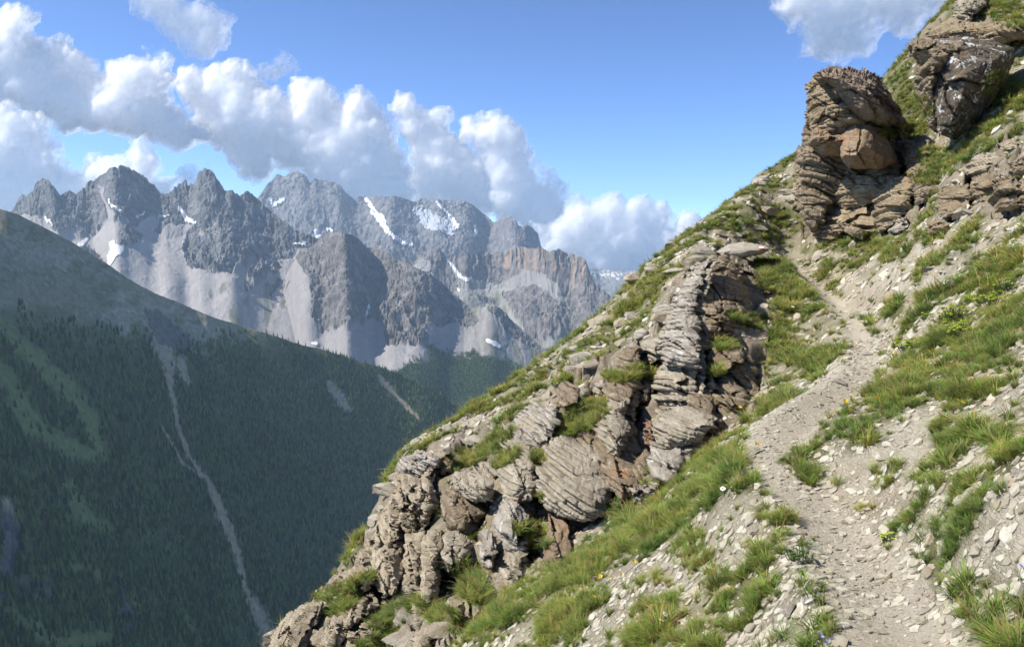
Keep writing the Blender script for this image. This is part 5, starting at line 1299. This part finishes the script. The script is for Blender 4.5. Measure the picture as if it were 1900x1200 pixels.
cloud([(332,140),(355,132),(372,142),(395,130),(420,122),(455,122),(478,142),(487,165),(510,172),(535,182),(545,150),(575,148),(610,170),(625,185),(665,168),(680,185),(700,205),(720,225),(740,250),(752,280),(745,305),(765,335),(765,375),(700,400),(600,385),(580,340),(530,308),(510,300),(480,332),(445,315),(418,290),(400,268),(372,235),(358,210),(338,185),(326,165)],
      'long heaped white cloud in the middle over the hazy high range', seed=2, Y=21800)
cloud([(-160,190),(0,190),(40,195),(60,215),(85,240),(90,265),(108,275),(105,295),(125,312),(150,315),(170,295),(200,292),(235,290),(245,272),(262,268),(285,285),(290,310),(282,335),(330,340),(300,400),(0,430),(-160,420)],
      'low white cloud behind the left jagged peaks', seed=3, Y=17200)
cloud([(335,340),(345,322),(365,315),(385,318),(402,318),(398,350),(335,355)], 'little puff of cloud behind the blunt rock tower', seed=4, Y=20000, T=500, kind='wisp')
cloud([(728,205),(740,182),(760,182),(772,197),(795,212),(830,208),(825,230),(830,245),(852,265),(862,282),(885,282),(905,302),(930,340),(945,385),(920,400),(850,380),(770,380),(757,335),(770,305),(762,270),(742,240)],
      'towering cloud with a thin upright head above the glacier', seed=5, Y=22000, T=1100)
cloud([(856,232),(868,226),(880,242),(890,218),(915,214),(932,215),(955,227),(968,247),(974,280),(978,302),(988,310),(1000,335),(1015,315),(1026,322),(1040,345),(1052,378),(1062,410),(1075,480),(990,470),(960,420),(925,405),(905,335),(908,302),(895,284),(878,262),(858,252)],
      'rounded cloud tower right of the thin upright one', seed=6, Y=21500, T=1000)
cloud([(1062,372),(1075,362),(1086,374),(1100,372),(1125,369),(1150,370),(1158,388),(1175,374),(1195,368),(1210,382),(1218,396),(1232,384),(1243,398),(1250,415),(1258,407),(1275,402),(1308,408),(1400,420),(1360,520),(1240,540),(1100,525),(1060,490),(1000,470),(990,420),(1040,410)],
      'low cauliflower cloud bank meeting the near slope', seed=7, Y=20800, T=1200)
cloud([(235,-30),(330,-30),(345,8),(370,8),(388,25),(420,42),(430,70),(425,88),(392,98),(368,100),(350,75),(320,60),(270,38)], 'torn wispy cloud at the top left', seed=8, Y=19000, T=500, kind='wisp')
cloud([(488,128),(510,120),(534,121),(532,132),(500,138)], 'tiny shred of cloud alone in the blue', seed=9, Y=19000, T=300, kind='wisp', step=2)
cloud([(1446,-60),(1438,20),(1468,45),(1483,60),(1500,95),(1520,108),(1545,115),(1562,98),(1600,92),(1612,70),(1640,52),(1700,68),(1722,40),(1790,0),(1850,-60)], 'soft pale cloud at the top right behind the outcrop', seed=10, Y=18000, T=900, kind='wisp')
# ---------------------------------------------------------------- flowers
stm = NT('stem_green'); stm.bsdf((0.10,0.15,0.045), 0.7)
def petal_mat(name, c):
    m = NT(name); m.bsdf(m.mix(m.noise(m.pos(), 90, 3), c, tuple(x*0.85 for x in c)), 0.6); return m.m
YEL, WHT, BLU, LIM, DSK = petal_mat('yellow_petals', (0.85,0.58,0.02)), petal_mat('white_petals', (0.82,0.82,0.80)), petal_mat('blue_petals', (0.28,0.32,0.72)), petal_mat('lime_bracts', (0.50,0.60,0.06)), petal_mat('flower_disc', (0.55,0.36,0.03))
def head_mesh(n=9, r=0.016, cup=0.3, seed=0):
    rr = random.Random(seed); V = []; Fc = []
    for k in range(n):
        a = 2*math.pi*k/n + rr.uniform(-.08,.08); w = math.pi/n*1.05; L = r*rr.uniform(.85, 1.1); i = len(V)
        for q, ww, z in ((0.18, .5, 0), (0.6, 1.0, cup*.4), (1.0, .55, cup)):
            for s in (-1, 1): V.append((q*L*math.cos(a+s*w*ww), q*L*math.sin(a+s*w*ww), z*L))
        Fc += [(i, i+1, i+3, i+2), (i+2, i+3, i+5, i+4)]
    return V, Fc
def dome_mesh(r):
    V = [(0, 0, r*.45)]; Fc = []
    for k in range(8): V.append((r*.3*math.cos(k*.785), r*.3*math.sin(k*.785), r*.28))
    for k in range(8): V.append((r*.36*math.cos(k*.785), r*.36*math.sin(k*.785), 0))
    for k in range(8):
        b = (k+1) % 8; Fc += [(0, 1+k, 1+b, 1+b), (1+k, 9+k, 9+b, 1+b)]
    return V, [f for f in Fc]
def stem_mesh(h, lean, r=0.0016):
    V = []; Fc = []
    for t in range(5):
        f = t/4
        for k in range(4): V.append((lean*f*f*h + r*math.cos(k*1.571), r*math.sin(k*1.571), h*f - 0.02))
    for t in range(4):
        for k in range(4): Fc.append((t*4+k, t*4+(k+1) % 4, t*4+4+(k+1) % 4, t*4+4+k))
    # two narrow leaves on the stem
    for s in (-1, 1):
        i = len(V); z = h*(0.25 if s > 0 else 0.4)
        V += [(0, 0, z), (s*.015, .004, z+.014), (s*.034, 0, z+.016), (s*.015, -.004, z+.012)]; Fc.append((i, i+1, i+2, i+3))
    return V, Fc
HEADS = {'yellow': [mesh_np('petals', *head_mesh(12, 0.019, .35, k), YEL, False) for k in range(2)], 'white': [mesh_np('petals', *head_mesh(14, 0.019, .05, 5), WHT, False)],
         'blue': [mesh_np('petals', *head_mesh(5, 0.013, .5, 6), BLU, False)]}
def fix_tri(Fc): return [tuple(f) for f in Fc]
DISC = mesh_np('disc', *(lambda a: (a[0], [f if f[2] != f[3] else (f[0], f[1], f[2], f[0]) for f in a[1]]))(dome_mesh(0.017)), DSK, True)
STEMS = [mesh_np('stem', *stem_mesh(0.10, l), stm.m, False) for l in (0.15, -0.2)]
SRC = [o for v in HEADS.values() for o in v] + [DISC] + STEMS
def flower(px, py, colr, label, group, seed):
    r = random.Random(seed)
    p, n = hit(px, py)
    if p is None: return
    sc = min(1.7, max(1.0, p.y/8.0))
    # the head is where the photo shows it: the root stands a stem's length below
    p2, n2 = hit(px, py + 0.085*sc*F/p.y*0.9)
    if p2 is None: p2 = p
    root = bpy.data.objects.new(colr + '_flower', None); COL.objects.link(root)
    root.location = p2; root.rotation_euler = (r.uniform(-.1,.1), r.uniform(-.1,.1), r.uniform(-.5,.5)); root.scale = (sc, sc, sc)
    root['label'] = label; root['category'] = 'flower'; root['group'] = group
    k = r.randrange(2); s = STEMS[k].copy(); COL.objects.link(s); s.parent = root
    h = r.choice(HEADS[colr]).copy(); COL.objects.link(h); h.parent = root
    h.location = ((0.15, -0.2)[k]*0.10, 0, 0.08); h.rotation_euler = (r.uniform(.3, .8), r.uniform(-.3, .1), r.uniform(0, 3))
    if colr != 'blue':
        d = DISC.copy(); COL.objects.link(d); d.parent = h
        s2 = 0.9; d.scale = (s2, s2, s2)
FL = [
 (1575,742,'yellow','yellow flower in the middle of the trio beside the path bend'),(1584,738,'yellow','yellow flower at the right of the trio beside the path bend'),(1562,747,'yellow','yellow flower at the left of the trio beside the path bend'),
 (1622,742,'yellow','left of two yellow flowers under the lime green plant'),(1631,740,'yellow','right of two yellow flowers under the lime green plant'),(1773,744,'yellow','upper yellow flower on the bare patch of the right slope'),(1780,748,'yellow','lower yellow flower on the bare patch of the right slope'),
 (1378,756,'yellow','yellow flower alone at the dark foot of the knobbly rock'),(892,982,'yellow','yellow flower growing from the rock wedge left of the third rib'),(896,979,'yellow','second yellow flower beside the whitish leaning slab'),
 (1118,1068,'yellow','left of two yellow flowers low in the grass slope'),(1127,1070,'yellow','right of two yellow flowers low in the grass slope'),(1155,1066,'yellow','yellow flower at the upper end of the scree tongue'),(1181,1041,'yellow','orange yellow flower in the grass above the scree tongue'),
 (1098,1108,'yellow','orange yellow flower low in the grass under the pair'),(1201,1125,'yellow','yellow flower in the grass left of the white daisies'),(1398,822,'yellow','yellow flower by the long thin slab at the narrow of the path'),(1403,824,'yellow','small yellow flower right beside the long thin slab'),
 (1638,664,'yellow','yellow flower above the lime green plant edge'),(1716,652,'yellow','yellow flower in the lime green plant'),(1645,461,'yellow','orange flower on the grass right of the little cave'),(1668,458,'yellow','orange flower at the far end of the grass under the outcrop'),
 (1598,437,'yellow','yellow flower in the clump before the little cave'),(1602,440,'yellow','second yellow flower in the clump before the little cave'),(1606,434,'yellow','rightmost yellow flower in the clump before the little cave'),
 (1770,204,'yellow','yellow flower on the grass under the lichen spotted rock'),(1893,78,'yellow','upper yellow flower at the top right edge'),(1886,84,'yellow','lower yellow flower at the top right edge'),(1897,90,'yellow','yellow flower cut by the top right edge'),
 (1232,1140,'white','upper white daisy in the scree near the bottom'),(1231,1149,'white','lower white daisy in the scree near the bottom'),(1256,870,'white','white daisy at the grass edge below the spine foot'),(1346,905,'white','white daisy in the thick grass clump'),
 (1470,566,'white','white flower on the upper rim of the hollow'),(1476,570,'white','second white flower on the upper rim of the hollow'),
 (1528,1178,'blue','upper pale blue flower at the bottom edge'),(1535,1188,'blue','lower pale blue flower at the bottom edge'),(1522,1190,'blue','left pale blue flower at the bottom edge'),(1887,1051,'blue','pale blue flower in the grass at the lower right edge'),(1893,1108,'blue','lower blue flower at the lower right edge'),
]
for i, (px, py, c, lb) in enumerate(FL):
    flower(px, py, c, lb, c + ' flowers scattered over the slope', 900+i)
for o in SRC: bpy.data.objects.remove(o)
# lime green spurge: small bushy plants with leafy heads
def spurge(px, py, size, label, seed, colr=LIM):
    r = random.Random(seed); p, n = hit(px, py)
    if p is None: return
    V1, F1, V2, F2 = [], [], [], []
    for b in range(26):
        a = r.uniform(0, 6.28); q = size*math.sqrt(r.random()); h = size*r.uniform(.45, .9)*(1-0.4*q/size); x, y = q*math.cos(a), q*math.sin(a)
        i = len(V1); V1 += [(x*.4-.002, y*.4, -.05), (x*.4+.002, y*.4, -.05), (x+.002, y, h), (x-.002, y, h)]; F1.append((i, i+1, i+2, i+3))
        for k in range(8):
            a2 = r.uniform(0, 6.28); t = r.uniform(.2, .9); L = size*.16; i = len(V1); cx, cy, cz = x*(.4+.6*t), y*(.4+.6*t), h*t
            V1 += [(cx, cy, cz), (cx+L*.5*math.cos(a2+.4), cy+L*.5*math.sin(a2+.4), cz+L*.3), (cx+L*math.cos(a2), cy+L*math.sin(a2), cz+L*.35), (cx+L*.5*math.cos(a2-.4), cy+L*.5*math.sin(a2-.4), cz+L*.3)]; F1.append((i, i+1, i+2, i+3))
        for k in range(7):
            a2 = r.uniform(0, 6.28); d = r.uniform(0, size*.12); L = size*.075; i = len(V2); cx, cy, cz = x+d*math.cos(a2), y+d*math.sin(a2), h+r.uniform(0, size*.05)
            V2 += [(cx-L, cy, cz), (cx, cy-L, cz+L*.3), (cx+L, cy, cz), (cx, cy+L, cz+L*.3)]; F2.append((i, i+1, i+2, i+3))
    root = bpy.data.objects.new('leafy_plant', None); COL.objects.link(root); root.location = p; tag(root, label, 'plant', 'leafy plants on the slope')
    mesh_np('leaves', V1, F1, stm.m, False, parent=root); mesh_np('flower_heads', V2, F2, colr, False, parent=root)
spurge(1745,605,.20,'lime green leafy plant on the right slope, left one of the pair',1)
spurge(1770,592,.17,'lime green leafy plant on the right slope, right one of the pair',2)
spurge(1788,628,.18,'lime green plant just below the pair on the right slope',3)
spurge(1845,568,.17,'lime green plant high on the right slope near the edge',4)
spurge(1868,540,.15,'small lime green plant at the right edge of the slope',5)
spurge(1690,655,.17,'dark leaved plant with few lime heads beside the path bend',6)
spurge(1580,432,.30,'leafy plant with yellow flowers in the mouth of the little cave',7, YEL)
spurge(1650,1003,.06,'tiny lime green plant right of the flat slate on the path',8)
spurge(1155,945,.16,'dark leafy plant in the gap right of the big layered block',9, stm.m)
spurge(1485,1040,.08,'dark leafy plant at the edge of the middle grass clump',10, stm.m)
spurge(1885,90,.35,'leafy plant with yellow flowers at the top right edge',11, YEL)
# ---------------------------------------------------------------- haze
hz = bpy.data.materials.new('haze_air'); hz.use_nodes = True
t = hz.node_tree
for n in list(t.nodes): t.nodes.remove(n)
ho = t.nodes.new('ShaderNodeOutputMaterial'); pv = t.nodes.new('ShaderNodeVolumePrincipled')
pv.inputs['Color'].default_value = (0.60, 0.80, 1.0, 1)
pv.inputs['Density'].default_value = 4.3e-5
pv.inputs['Anisotropy'].default_value = 0.25
t.links.new(pv.outputs[0], ho.inputs['Volume'])
x0, x1, y0, y1, z0, z1 = -9500, 9500, -3200, 12300, -1500, max(o.location.z + max(v.co.z for v in o.data.vertices) for o in COL.objects if o.name.startswith(('hills', 'snow_patch'))) + 8
V = [(x, y, z) for x in (x0, x1) for y in (y0, y1) for z in (z0, z1)]
Fh = [(0,1,3,2),(4,6,7,5),(0,4,5,1),(2,3,7,6),(0,2,6,4),(1,5,7,3)]
ho_ = mesh_np('haze', V, Fh, hz, False)
tag(ho_, 'thin bluish summer haze filling the air over the valley', 'haze', kind='stuff')
